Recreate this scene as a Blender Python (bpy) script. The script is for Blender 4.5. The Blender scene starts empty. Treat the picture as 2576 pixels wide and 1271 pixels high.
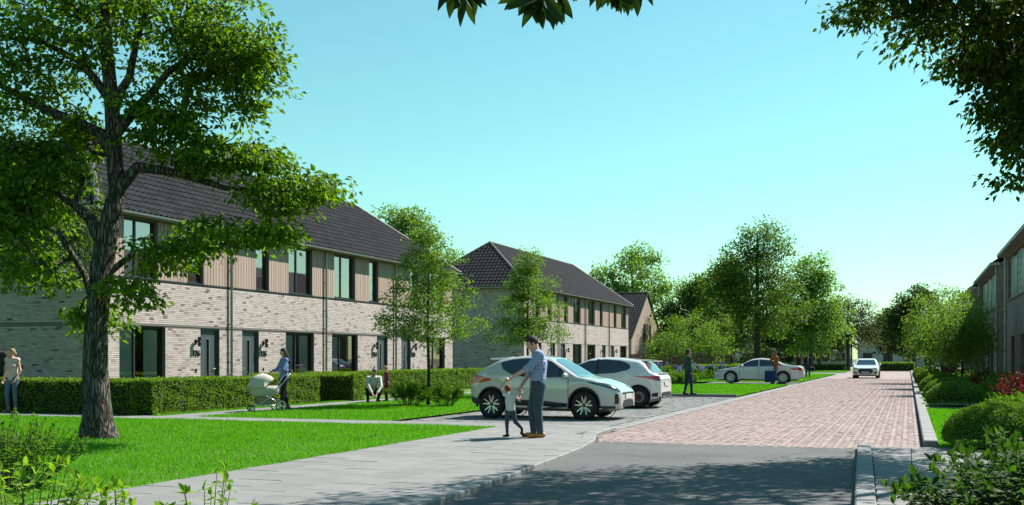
import bpy, bmesh, math, random
import numpy as np
from mathutils import Vector, Matrix
from mathutils.bvhtree import BVHTree
R = math.radians
S = bpy.context.scene
COL = S.collection
# ------------------------------------------------------------------ camera, sky, sun, exposure
YAW = math.atan(997 / 2750)
cd = bpy.data.cameras.new("camera"); cam = bpy.data.objects.new("camera", cd); COL.objects.link(cam)
cam.location = (0, 0, 1.45); cam.rotation_euler = (R(90), 0, YAW)
cd.sensor_width = 36; cd.lens = 36 * 2750 / 2576; cd.shift_y = 265.5 / 2576; cd.shift_x = 0
cd.clip_start = .1; cd.clip_end = 3000
S.camera = cam
SUN_EL, SUN_AZ = R(48), R(35)      # azimuth from +y (along the street) towards +x
W = bpy.data.worlds.new("World"); S.world = W; W.use_nodes = True
nt = W.node_tree; bg = nt.nodes["Background"]
sky = nt.nodes.new("ShaderNodeTexSky"); sky.sky_type = 'NISHITA'; sky.sun_disc = False
sky.sun_elevation = SUN_EL; sky.sun_rotation = SUN_AZ
sky.altitude = 0; sky.air_density = 1.25; sky.dust_density = .2; sky.ozone_density = 1.0
tint = nt.nodes.new("ShaderNodeMixRGB"); tint.blend_type = 'MULTIPLY'; tint.inputs[0].default_value = 1
tint.inputs[2].default_value = (.66, 1.12, .95, 1)
nt.links.new(sky.outputs[0], tint.inputs[1]); nt.links.new(tint.outputs[0], bg.inputs[0])
bg.inputs[1].default_value = .067
sl = bpy.data.lights.new("sun", 'SUN'); sun = bpy.data.objects.new("sun", sl); COL.objects.link(sun)
sl.energy = 5.0; sl.angle = R(.5); sl.color = (1, .955, .89)
sd = Vector((math.sin(SUN_AZ) * math.cos(SUN_EL), math.cos(SUN_AZ) * math.cos(SUN_EL), math.sin(SUN_EL)))
sun.rotation_euler = sd.to_track_quat('Z', 'Y').to_euler(); sun.location = (30, 40, 60)
S.view_settings.view_transform = 'Standard'; S.view_settings.look = 'None'
S.view_settings.exposure = 1.13; S.view_settings.gamma = 1; S.view_settings.use_curve_mapping = False
S.render.engine = 'CYCLES'
S.cycles.max_bounces = 6; S.cycles.diffuse_bounces = 2; S.cycles.glossy_bounces = 3
S.cycles.transmission_bounces = 4; S.cycles.transparent_max_bounces = 6
S.cycles.caustics_reflective = False; S.cycles.caustics_refractive = False
S.cycles.use_denoising = True

# ------------------------------------------------------------------ helpers
def tag(o, label=None, cat=None, group=None, kind=None):
    if label: o["label"] = label
    if cat: o["category"] = cat
    if group: o["group"] = group
    if kind: o["kind"] = kind
    return o
def link(name, me, parent=None, m=None):
    o = bpy.data.objects.new(name, me); COL.objects.link(o)
    if parent is not None: o.parent = parent
    if m is not None and me is not None and len(me.materials) == 0: me.materials.append(m)
    return o
def thing(name, label, cat, loc=(0, 0, 0), rz=0, group=None):
    o = bpy.data.objects.new(name, None); COL.objects.link(o); o.empty_display_size = .2
    o.location = loc; o.rotation_euler = (0, 0, rz)
    return tag(o, label, cat, group)
class MB:
    def __init__(s): s.v = []; s.f = []
    def add(s, v, f):
        n = len(s.v); s.v += [tuple(p) for p in v]; s.f += [tuple(i + n for i in q) for q in f]; return s
    def box(s, x0, x1, y0, y1, z0, z1):
        return s.add([(x0, y0, z0), (x1, y0, z0), (x1, y1, z0), (x0, y1, z0), (x0, y0, z1), (x1, y0, z1), (x1, y1, z1), (x0, y1, z1)],
                     [(0, 3, 2, 1), (4, 5, 6, 7), (0, 1, 5, 4), (1, 2, 6, 5), (2, 3, 7, 6), (3, 0, 4, 7)])
    def bbox(s, x0, x1, y0, y1, z0, z1, b=.006):   # box whose top edges are chamfered
        v = [(x0, y0, z0), (x1, y0, z0), (x1, y1, z0), (x0, y1, z0), (x0, y0, z1 - b), (x1, y0, z1 - b), (x1, y1, z1 - b), (x0, y1, z1 - b),
             (x0 + b, y0 + b, z1), (x1 - b, y0 + b, z1), (x1 - b, y1 - b, z1), (x0 + b, y1 - b, z1)]
        f = [(0, 1, 5, 4), (1, 2, 6, 5), (2, 3, 7, 6), (3, 0, 4, 7), (4, 5, 9, 8), (5, 6, 10, 9), (6, 7, 11, 10), (7, 4, 8, 11), (8, 9, 10, 11)]
        return s.add(v, f)
    def tube(s, pts, rad, n=8, cap=True, sq=(1, 1)):
        pts = [Vector(p) for p in pts]; rr = rad if hasattr(rad, '__len__') else [rad] * len(pts)
        rings = []; prev = None
        for i, p in enumerate(pts):
            d = (pts[min(i + 1, len(pts) - 1)] - pts[max(i - 1, 0)])
            d = d.normalized() if d.length > 1e-9 else Vector((0, 0, 1))
            if prev is None: a = d.orthogonal().normalized()
            else:
                a = prev - d * prev.dot(d); a = a.normalized() if a.length > 1e-6 else d.orthogonal().normalized()
            prev = a; b = d.cross(a)
            rings.append([p + (a * math.cos(t) * sq[0] + b * math.sin(t) * sq[1]) * rr[i] for t in [2 * math.pi * k / n for k in range(n)]])
        v = [q for r in rings for q in r]; f = []
        for i in range(len(pts) - 1):
            for k in range(n):
                f.append((i * n + k, i * n + (k + 1) % n, (i + 1) * n + (k + 1) % n, (i + 1) * n + k))
        if cap:
            f.append(tuple(range(n - 1, -1, -1))); f.append(tuple((len(pts) - 1) * n + k for k in range(n)))
        return s.add(v, f)
    def lathe(s, prof, c=(0, 0, 0), axis='z', n=24):
        v = []; f = []
        for r, h in prof:
            for k in range(n):
                t = 2 * math.pi * k / n; a, b = r * math.cos(t), r * math.sin(t)
                q = {'z': (a, b, h), 'y': (a, h, b), 'x': (h, a, b)}[axis]
                v.append((q[0] + c[0], q[1] + c[1], q[2] + c[2]))
        for i in range(len(prof) - 1):
            for k in range(n):
                f.append((i * n + k, i * n + (k + 1) % n, (i + 1) * n + (k + 1) % n, (i + 1) * n + k))
        return s.add(v, f)
    def build(s, name, m, parent=None, smooth=False, fix=False):
        me = bpy.data.meshes.new(name); me.from_pydata(s.v, [], s.f)
        if fix:
            bm = bmesh.new(); bm.from_mesh(me); bmesh.ops.recalc_face_normals(bm, faces=bm.faces); bm.to_mesh(me); bm.free()
        if smooth: me.polygons.foreach_set("use_smooth", [True] * len(me.polygons))
        me.update(); return link(name, me, parent, m)
def npmesh(name, v, q, m, parent=None, smooth=False):
    """mesh from numpy verts (N,3) and faces (M,k)"""
    v = np.asarray(v, dtype=np.float32); q = np.asarray(q, dtype=np.int32)
    me = bpy.data.meshes.new(name); k = q.shape[1]
    me.vertices.add(len(v)); me.vertices.foreach_set("co", v.ravel())
    me.loops.add(q.size); me.loops.foreach_set("vertex_index", q.ravel())
    me.polygons.add(len(q)); me.polygons.foreach_set("loop_start", np.arange(0, q.size, k, dtype=np.int32))
    me.polygons.foreach_set("loop_total", np.full(len(q), k, dtype=np.int32))
    me.polygons.foreach_set("use_smooth", np.full(len(q), bool(smooth), dtype=bool))
    me.update(calc_edges=True); me.validate()
    return link(name, me, parent, m)
def boxes_np(name, B, m, parent=None, yaw=None, ch=0):
    """many small boxes (no bottoms): rows x0,x1,y0,y1,z0,z1"""
    B = np.asarray(B, float)
    x0, x1, y0, y1, z0, z1 = B.T
    v = np.stack([np.stack([x0, y0, z0], 1), np.stack([x1, y0, z0], 1), np.stack([x1, y1, z0], 1), np.stack([x0, y1, z0], 1),
                  np.stack([x0 + ch, y0 + ch, z1], 1), np.stack([x1 - ch, y0 + ch, z1], 1), np.stack([x1 - ch, y1 - ch, z1], 1), np.stack([x0 + ch, y1 - ch, z1], 1)], 1)
    fq = np.array([(4, 5, 6, 7), (0, 1, 5, 4), (1, 2, 6, 5), (2, 3, 7, 6), (3, 0, 4, 7)])
    f = (fq[None] + (np.arange(len(B)) * 8)[:, None, None]).reshape(-1, 4)
    return npmesh(name, v.reshape(-1, 3), f, m, parent)

# ------------------------------------------------------------------ materials
def _nodes(name):
    m = bpy.data.materials.new(name); m.use_nodes = True
    n = m.node_tree.nodes; return m, n, m.node_tree.links, n["Principled BSDF"]
def mathn(n, l, op, a, b=None, c=None):
    x = n.new("ShaderNodeMath"); x.operation = op
    for i, t in enumerate((a, b, c)):
        if t is None: continue
        if isinstance(t, (int, float)): x.inputs[i].default_value = t
        else: l.new(t, x.inputs[i])
    return x.outputs[0]
def noise(n, l, scale, detail=4, vec=None, rough=.6):
    t = n.new("ShaderNodeTexNoise"); t.inputs["Scale"].default_value = scale; t.inputs["Detail"].default_value = detail; t.inputs["Roughness"].default_value = rough
    if vec is None:
        g = n.get("POS") or n.new("ShaderNodeNewGeometry"); g.name = "POS"; vec = g.outputs["Position"]
    l.new(vec, t.inputs["Vector"]); return t.outputs["Fac"]
def rand(n, l):
    g = n.new("ShaderNodeNewGeometry"); o = n.new("ShaderNodeObjectInfo")
    return mathn(n, l, 'FRACT', mathn(n, l, 'ADD', g.outputs["Random Per Island"], o.outputs["Random"]))
def ramp(n, l, fac, stops, interp='LINEAR'):
    r = n.new("ShaderNodeValToRGB"); e = r.color_ramp.elements; r.color_ramp.interpolation = interp
    while len(e) < len(stops): e.new(.5)
    for k, (p, c) in zip(e, stops): k.position = p; k.color = (*c, 1)
    l.new(fac, r.inputs[0]); return r.outputs[0]
def mulc(n, l, col, fac):
    x = n.new("ShaderNodeMixRGB"); x.blend_type = 'MULTIPLY'; x.inputs[0].default_value = 1
    l.new(col, x.inputs[1]) if not isinstance(col, tuple) else setattr(x.inputs[1], 'default_value', (*col, 1))
    l.new(fac, x.inputs[2]); return x.outputs[0]
def bumpn(n, l, p, h, strength=.5, dist=.01):
    b = n.new("ShaderNodeBump"); b.inputs["Strength"].default_value = strength; b.inputs["Distance"].default_value = dist
    l.new(h, b.inputs["Height"]); l.new(b.outputs[0], p.inputs["Normal"])
_mc = {}
ALB = .64
def A(c): return tuple(v * ALB for v in c)
def AS(st): return [(p, A(c)) for p, c in st]
def mat(name, col, rough=.7, metal=0, var=0, vs=4, bump=0, bs=60, isl=0, coat=0, spec=.5, stretch=None, emit=None):
    if name in _mc: return _mc[name]
    if metal < .3: col = A(col)
    m, n, l, p = _nodes(name)
    p.inputs["Base Color"].default_value = (*col, 1); p.inputs["Roughness"].default_value = rough; p.inputs["Metallic"].default_value = metal
    p.inputs["Coat Weight"].default_value = coat; p.inputs["Coat Roughness"].default_value = .04; p.inputs["Specular IOR Level"].default_value = spec
    f = None; vec = None
    if stretch:
        g = n.new("ShaderNodeNewGeometry"); mp = n.new("ShaderNodeMapping"); mp.inputs["Scale"].default_value = stretch
        l.new(g.outputs["Position"], mp.inputs[0]); vec = mp.outputs[0]
    if var:
        nz = noise(n, l, vs, 5, vec); f = mathn(n, l, 'MULTIPLY_ADD', nz, 2 * var, 1 - var)
    if isl:
        i = mathn(n, l, 'MULTIPLY_ADD', rand(n, l), 2 * isl, 1 - isl)
        f = i if f is None else mathn(n, l, 'MULTIPLY', f, i)
    if f is not None: l.new(mulc(n, l, tuple(col), f), p.inputs["Base Color"])
    if bump: bumpn(n, l, p, noise(n, l, bs, 4, vec), bump)
    _mc[name] = m; return m
def leafmat(name, dark, light, trans=.42, rough=.45, clump=1.2, tcol=None):
    if name in _mc: return _mc[name]
    m, n, l, p = _nodes(name)
    r = mathn(n, l, 'MULTIPLY_ADD', rand(n, l), .6, mathn(n, l, 'MULTIPLY', noise(n, l, clump, 2), .5))
    c = ramp(n, l, r, [(.12, tuple(v * .8 for v in dark)), (.85, tuple(v * .8 for v in light))])
    l.new(c, p.inputs["Base Color"]); p.inputs["Roughness"].default_value = max(rough, .55); p.inputs["Specular IOR Level"].default_value = .22
    t = n.new("ShaderNodeBsdfTranslucent"); x = n.new("ShaderNodeMixShader"); x.inputs[0].default_value = trans
    tc = mulc(n, l, c, c); q = n.new("ShaderNodeMixRGB"); q.blend_type = 'MULTIPLY'; q.inputs[0].default_value = 1
    q.inputs[2].default_value = (*(tcol or (1.8, 1.8, .5)), 1); l.new(c, q.inputs[1]); l.new(q.outputs[0], t.inputs[0])
    l.new(p.outputs[0], x.inputs[1]); l.new(t.outputs[0], x.inputs[2]); l.new(x.outputs[0], n["Material Output"].inputs[0])
    _mc[name] = m; return m
def brickmat(name, stops, bump=.1):
    m, n, l, p = _nodes(name)
    r = rand(n, l); c = ramp(n, l, r, AS(stops))
    nz = noise(n, l, 22, 4); c = mulc(n, l, c, mathn(n, l, 'MULTIPLY_ADD', nz, .24, .88)); c = mulc(n, l, c, mathn(n, l, 'MULTIPLY_ADD', noise(n, l, .55, 4), .3, .85))
    l.new(c, p.inputs["Base Color"]); p.inputs["Roughness"].default_value = .85; bumpn(n, l, p, noise(n, l, 90, 4), bump)
    return m
def walltex(name, stops, mortar, bw=.22, bh=.06, axis='y', mo=.012):
    """far brickwork: procedural courses"""
    m, n, l, p = _nodes(name)
    g = n.new("ShaderNodeNewGeometry"); sx = n.new("ShaderNodeSeparateXYZ"); l.new(g.outputs["Position"], sx.inputs[0])
    cx = n.new("ShaderNodeCombineXYZ"); l.new(mathn(n, l, 'ADD', sx.outputs[0], sx.outputs[1]), cx.inputs[0]); l.new(sx.outputs[2], cx.inputs[1])
    b = n.new("ShaderNodeTexBrick"); b.inputs["Scale"].default_value = 1; b.inputs["Brick Width"].default_value = bw; b.inputs["Row Height"].default_value = bh
    b.inputs["Mortar Size"].default_value = mo * .5; b.inputs["Color1"].default_value = (0, 0, 0, 1); b.inputs["Color2"].default_value = (1, 1, 1, 1); b.inputs["Mortar"].default_value = (.5, .5, .5, 1)
    b.inputs["Bias"].default_value = 0
    l.new(cx.outputs[0], b.inputs["Vector"])
    c = ramp(n, l, b.outputs["Color"], AS(stops)); c = mulc(n, l, c, mathn(n, l, 'MULTIPLY_ADD', noise(n, l, 9, 4), .5, .75))
    x = n.new("ShaderNodeMixRGB"); x.inputs[2].default_value = (*A(mortar), 1); l.new(b.outputs["Fac"], x.inputs[0]); l.new(c, x.inputs[1])
    l.new(x.outputs[0], p.inputs["Base Color"]); p.inputs["Roughness"].default_value = .85
    bumpn(n, l, p, mathn(n, l, 'SUBTRACT', 1, b.outputs["Fac"]), .6, .01)
    return m
def glassmat(name, tintc, refl, rough=.02):
    m, n, l, p = _nodes(name); n.remove(p)
    g = n.new("ShaderNodeBsdfGlossy"); g.inputs["Roughness"].default_value = rough; g.inputs[0].default_value = (1, .84, .86, 1)
    t = n.new("ShaderNodeBsdfTransparent"); t.inputs[0].default_value = (*tintc, 1)
    lw = n.new("ShaderNodeLayerWeight"); lw.inputs[0].default_value = .35
    f = mathn(n, l, 'MULTIPLY_ADD', lw.outputs["Fresnel"], 1 - refl, refl)
    x = n.new("ShaderNodeMixShader"); l.new(f, x.inputs[0]); l.new(t.outputs[0], x.inputs[1]); l.new(g.outputs[0], x.inputs[2])
    l.new(x.outputs[0], n["Material Output"].inputs[0]); return m
BR = [(0, (.15, .12, .115)), (.025, (.28, .22, .205)), (.055, (.50, .40, .37)), (.35, (.63, .52, .48)), (.7, (.73, .62, .58)), (1, (.62, .52, .485))]
M_brick = brickmat("facade brick", BR)
M_mortar = mat("wall mortar", (.24, .21, .195), .95, var=.15, vs=8)
M_brickfar = walltex("facade brick far", BR, (.26, .24, .22))
M_wood = mat("larch cladding", (.50, .355, .29), .75, var=.22, vs=3, isl=.12, bump=.25, bs=14, stretch=(9, 9, .9))
M_dark = mat("anthracite paint", (.018, .022, .026), .45)
M_door = mat("door paint", (.085, .105, .115), .4)
M_black = mat("black lacquer", (.008, .008, .009), .4)
M_room = mat("dim interior", (.022, .02, .018), .95)
M_curtain = mat("pale curtain", (1.25, 1.25, 1.2), .9, var=.08, vs=3)
M_pane = glassmat("window glass", (.75, .8, .8), .16)
M_paneup = glassmat("upper window glass", (.8, .85, .85), .30)
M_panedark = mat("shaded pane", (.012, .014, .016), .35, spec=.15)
M_zinc = mat("zinc", (.30, .33, .35), .45, metal=.6, var=.12, vs=3)
M_tile = mat("roof tile clay", (.031, .0325, .036), .85, var=.25, vs=6, isl=.25, bump=.2, bs=30, spec=.08)
M_ridge = mat("ridge tile clay", (.05, .048, .05), .6, var=.2, isl=.15)
M_steel = mat("brushed steel", (.6, .6, .6), .3, metal=1)
M_white = mat("white paint", (.78, .78, .76), .5)
M_soil = mat("planting soil", (.045, .032, .022), .95, var=.4, vs=9, bump=.8, bs=25)
# ------------------------------------------------------------------ the ground and the street
rng = np.random.default_rng(7); random.seed(7)
M_ground = mat("rough turf", (.10, .135, .035), .95, var=.3, vs=.6, bump=.6, bs=12)
M_field = mat("dry meadow", (.40, .40, .22), .95, var=.15, vs=.4)
M_lawn = mat("lawn soil", (.09, .19, .014), .95, var=.35, vs=2.5, bump=.8, bs=60)
M_blade = leafmat("grass blade", (.07, .22, .004), (.15, .42, .010), .4, .5, .8, (1.4, 1.6, .5))
def asphaltmat():
    m, n, l, p = _nodes("asphalt")
    v = n.new("ShaderNodeTexVoronoi"); v.inputs["Scale"].default_value = 90
    g = n.new("ShaderNodeNewGeometry"); l.new(g.outputs["Position"], v.inputs[0])
    c = ramp(n, l, v.outputs["Color"], [(0, (.06, .062, .062)), (.6, (.11, .112, .112)), (1, (.20, .20, .195))] if 0 else AS([(0, (.06, .062, .062)), (.6, (.11, .112, .112)), (1, (.20, .20, .195))]))
    c = mulc(n, l, c, mathn(n, l, 'MULTIPLY_ADD', noise(n, l, 1.3, 5), .7, .68)); c = mulc(n, l, c, ramp(n, l, noise(n, l, .45, 6, rough=.7), [(.36, (.72, .72, .72)), (.48, (1, 1, 1)), (.66, (1.1, 1.09, 1.06))]))
    l.new(c, p.inputs["Base Color"]); p.inputs["Roughness"].default_value = .85
    bumpn(n, l, p, v.outputs["Distance"], .7, .006); return m
M_asphalt = asphaltmat()
M_clay = brickmat("clay paver", [(0, (.30, .205, .185)), (.12, (.365, .265, .24)), (.6, (.41, .312, .287)), (1, (.44, .342, .316))])
M_clayfar = mat("clay paving far", (.335, .252, .232), .85, var=.12, vs=9, bump=.4, bs=22)
M_joint = mat("joint sand", (.085, .06, .05), .95, var=.3, vs=20)
M_greyp = brickmat("grey paver", [(0, (.17, .17, .17)), (.3, (.225, .225, .22)), (.75, (.265, .262, .255)), (1, (.30, .295, .285))])
M_greyfar = mat("grey paving far", (.245, .243, .238), .85, var=.15, vs=9, bump=.4, bs=22)
def slabmat():
    m, n, l, p = _nodes("concrete slab")
    r = mathn(n, l, 'MULTIPLY_ADD', rand(n, l), .16, .92)
    a = mathn(n, l, 'MULTIPLY_ADD', noise(n, l, 1.7, 6, rough=.7), .5, .75); b = mathn(n, l, 'MULTIPLY_ADD', noise(n, l, 40, 3), .25, .87)
    f = mathn(n, l, 'MULTIPLY', mathn(n, l, 'MULTIPLY', r, a), b)
    l.new(mulc(n, l, A((.255, .252, .245)), f), p.inputs["Base Color"]); p.inputs["Roughness"].default_value = .85
    bumpn(n, l, p, noise(n, l, 70, 5), .25); return m
M_slab = slabmat()
def sheet(name, pts, z, m, kind="structure", parent=None):
    o = MB().add([(x, y, z) for x, y in pts], [tuple(range(len(pts)))]).build(name, m, parent)
    if kind and parent is None: tag(o, kind=kind)
    return o
def rect(x0, x1, y0, y1): return [(x0, y0), (x1, y0), (x1, y1), (x0, y1)]
sheet("ground", rect(-900, 900, -300, 1500), -.09, M_ground)
sheet("meadow", rect(-140, 90, 131, 186), -.03, M_field)
# kerb line between pavement and carriageway on the left
KL = [(-4.2, -14), (-4.25, 0), (-4.35, 10.2), (-4.49, 12.6), (-4.77, 16.3), (-5.05, 18.2), (-5.45, 19.6), (-5.55, 21.5), (-5.55, 130)]
def kx(y): return float(np.interp(y, [p[1] for p in KL], [p[0] for p in KL]))
KR = lambda y: float(np.interp(y, [3, 11.3, 18.3], [.12, -.30, -.56]))
ro = sheet("road", [(0, -14), (-.08, 3), (-.45, 11.3)] + [(-.72, 18.3)] + [(kx(18.3), 18.3)] + [p[::-1] if 0 else p for p in KL[:5]][::-1], 0, M_asphalt)
def herring(x0f, x1, y0, y1, L=.15, Wd=.075, gap=.009, near=300):
    """45 degree herringbone: centres and yaw"""
    c45 = math.sqrt(.5); B, Kk, T = np.meshgrid(np.arange(-140, 140), np.arange(-560, 560), np.arange(2), indexing='ij')
    a = np.where(T == 0, Kk * Wd + L / 2, Kk * Wd + Wd / 2) + 2 * L * B; b = np.where(T == 0, Kk * Wd + Wd / 2, (Kk + 1) * Wd + L / 2)
    x = ((a - b) * c45 - 2).ravel(); y = ((a + b) * c45 + 49).ravel(); t = np.where(T == 0, R(45), R(135)).ravel()
    xl = np.interp(y, [p[1] for p in KL], [p[0] for p in KL]) + .05; ok = (y > y0) & (y < y1) & (x > xl) & (x < x1)
    return list(zip(x[ok], y[ok], t[ok]))
def paver_mesh(name, L, Wd, gap, h, m):
    me_o = MB().bbox(-L / 2 + gap / 2, L / 2 - gap / 2, -Wd / 2 + gap / 2, Wd / 2 - gap / 2, -h, 0, .004)
    me = bpy.data.meshes.new(name); me.from_pydata(me_o.v, [], me_o.f); me.materials.append(m); return me
def lay(parent, spots, L, Wd, gap, m, name, z=0, near=290, jit=.0015):
    """nearest pavers as single objects, the others as one mesh"""
    spots = sorted(spots, key=lambda s: s[0] ** 2 + s[1] ** 2)
    me = paver_mesh(name, L, Wd, gap, .014, m)
    for x, y, a in spots[:near]:
        o = link(name, me, parent); o.location = (x, y, z + random.uniform(-jit, jit)); o.rotation_euler = (random.uniform(-.006, .006), random.uniform(-.006, .006), a)
    A = np.array(spots[near:]); n = len(A)
    v0 = np.array(me.vertices[0].co[:])[None]; v0 = np.array([v.co[:] for v in me.vertices]); fs = np.array([p.vertices[:] for p in me.polygons])
    c, s_ = np.cos(A[:, 2]), np.sin(A[:, 2])
    V = np.empty((n, len(v0), 3)); V[..., 0] = A[:, 0, None] + c[:, None] * v0[:, 0] - s_[:, None] * v0[:, 1]
    V[..., 1] = A[:, 1, None] + s_[:, None] * v0[:, 0] + c[:, None] * v0[:, 1]
    V[..., 2] = z + v0[:, 2] + rng.normal(0, jit, n)[:, None] + rng.normal(0, .0012, (n, len(v0)))
    Fq = (fs[None] + (np.arange(n) * len(v0))[:, None, None]).reshape(-1, 4)
    return tag(npmesh(name + "_bed", V.reshape(-1, 3), Fq, m, parent), kind="stuff")
YB = 80.0
br = sheet("brick_road", [(.2, 18.3), (.2, YB), (-5.52, YB), (-5.52, 21.5), (-5.44, 19.8), (-5.05, 18.3)], -.013, M_joint)
lay(br, herring(lambda y: kx(y) + .05, .17, 18.36, YB), .15, .075, .011, M_clay, "clay_paver")
sheet("brick_road_far", rect(-5.52, .2, YB, 130), -.004, M_clayfar)
# grey parking bays
pk = sheet("parking_bay", rect(-10.9, -5.86, 21.92, 40.4), -.004, mat("grey joint sand", (.13, .13, .125), .95))
sp = []
for r in range(int((40.4 - 21.95) / .1)):
    for k in range(26):
        x = -10.88 + .1 + .2 * k + (.1 if r % 2 else 0)
        if x < -5.95: sp.append((x, 22.0 + .1 * r, 0))
lay(pk, sp, .2, .1, .010, M_greyp, "grey_paver", z=.012)
sheet("parking_bay_far", rect(-10.9, -5.86, 59, 65.5), .008, M_greyfar)
sheet("side_street", rect(-60, -5.56, 100, 112), .0, M_greyfar)
# pavements: slabs laid one by one
def slab_mesh(name, x0, x1, y0, y1, h=.05, g=.004):
    b = MB().bbox(x0 + g, x1 - g, y0 + g, y1 - g, -h, 0, .006); me = bpy.data.meshes.new(name); me.from_pydata(b.v, [], b.f); me.materials.append(M_slab); return me
SM = slab_mesh("paving_slab", -.3, .3, -.3, .3)
SZ = .055
def slabs(parent, x0, cols, y0, y1, off=True, right=None, left=None):
    for c in range(cols):
        y = y0 - (.3 if (off and c % 2) else 0)
        while y < y1 - .05:
            ya, yb = max(y, y0), min(y + .6, y1); xa, xb = x0 + .6 * c, x0 + .6 * (c + 1)
            if left: xa = max(xa, (left(ya) + left(yb)) / 2 + .005)
            if right and c == cols - 1: xb = (right(ya) + right(yb)) / 2 - .255
            if yb - ya < .595 or xb - xa < .595 or xb - xa > .605:
                me = slab_mesh("paving_slab", xa - (xa + xb) / 2, xb - (xa + xb) / 2, ya - (ya + yb) / 2, yb - (ya + yb) / 2)
            else: me = SM
            if yb - ya > .06 and xb - xa > .05:
                o = link("paving_slab", me, parent); o.location = ((xa + xb) / 2, (ya + yb) / 2, SZ + random.uniform(-.002, .002)); o.rotation_euler = (random.uniform(-.004, .004), random.uniform(-.004, .004), random.uniform(-.003, .003))
            y += .6
M_bed = mat("paving bed", (.09, .085, .08), .95)
pv = sheet("pavement", [(-7.9, 0)] + [(kx(y) - .26, y) for y in (0, 10, 14, 17, 19, 20, 21.9)] + [(-7.9, 21.9)], .03, M_bed)
slabs(pv, -7.9, 5, 4.5, 19.2, right=kx)
slabs(pv, -7.9, 4, 19.2, 21.9, right=lambda y: -5.54)
pb = sheet("garden_path", rect(-24, -7.9, 20.65, 21.9), .03, M_bed)
MC = slab_mesh("paving_slab", -.3, .3, -.3, .325)
for i in range(27):
    for j in range(2):
        o = link("paving_slab", MC, pb); o.location = (-8.2 - .6 * i, 20.96 + .625 * j, SZ + random.uniform(-.002, .002))
pa = sheet("hedge_path", rect(-17.0, -15.9, 21.9, 47), .03, M_bed)
MD = slab_mesh("paving_slab", -.275, .275, -.3, .3)
for i in range(41):
    for j in range(2):
        o = link("paving_slab", MD, pa); o.location = (-16.725 + .55 * j, 22.2 + .6 * i, SZ + random.uniform(-.002, .002))
pr = sheet("pavement_right", [(.1, -6), (2.6, -6), (2.6, 18.25), (-.6, 18.25), (-.34, 11.3), (.08, 3)], .03, M_bed)
slabs(pr, -.56, 5, 5.0, 18.25, left=KR)
# kerbstones
M_kerb = mat("kerb concrete", (.27, .267, .26), .8, var=.14, vs=3, isl=.07, bump=.25, bs=40)
def kerbrow(name, pts, w, h, ln, z0=-.05, parent=None, y1=999, far=70):
    """stones along a polyline, lying to the left of it (towards -x for upward lines)"""
    par = sheet(name, [(pts[0][0] - w * .5, pts[0][1]), (pts[0][0] - w * .4, pts[0][1]), (pts[0][0] - w * .4, pts[0][1] + .1)], z0, M_kerb)
    P = [Vector((p[0], p[1])) for p in pts]; d = 0; cum = [0]
    for a, b in zip(P, P[1:]): cum.append(cum[-1] + (b - a).length)
    def at(t):
        t = min(max(t, 0), cum[-1]); x = float(np.interp(t, cum, [p.x for p in P])); y = float(np.interp(t, cum, [p.y for p in P])); return Vector((x, y))
    t = 0; sh = {}
    while t < cum[-1] - .01:
        L = ln if at(t).y < far else ln * 6
        te = min(t + L, cum[-1]); a, b = at(t), at(te); Ln = (b - a).length; key = round(Ln, 2)
        if key not in sh:
            bb = MB().bbox(-w, 0, .009, Ln - .009, z0, h, .016); me = bpy.data.meshes.new("kerbstone"); me.from_pydata(bb.v, [], bb.f); me.materials.append(M_kerb); sh[key] = me
        o = link("kerbstone", sh[key], par); dd = b - a
        o.location = (a.x, a.y, random.uniform(-.002, .002)); o.rotation_euler = (0, 0, math.atan2(dd.y, dd.x) - math.pi / 2); t = te
    return par
kerbrow("kerb_left", [p for p in KL if p[1] <= 18.2] + [(-5.45, 19.6), (-5.55, 21.5)], .25, .066, .8)
kerbrow("kerb_bays", [(-5.55, 21.5), (-5.55, 130)], .3, .022, 1.0)
kerbrow("kerb_right", [(.12, 3), (-.30, 11.3), (-.56, 18.28)], .2, .085, .62)
kerbrow("kerb_verge", [(.45, 18.9), (.45, 130)], .22, .12, 1.0)
kb = MB().bbox(-14, -5.9, 40.42, 40.56, -.05, .12, .012).build("kerb_lawn", M_kerb); tag(kb, kind="structure")
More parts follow.
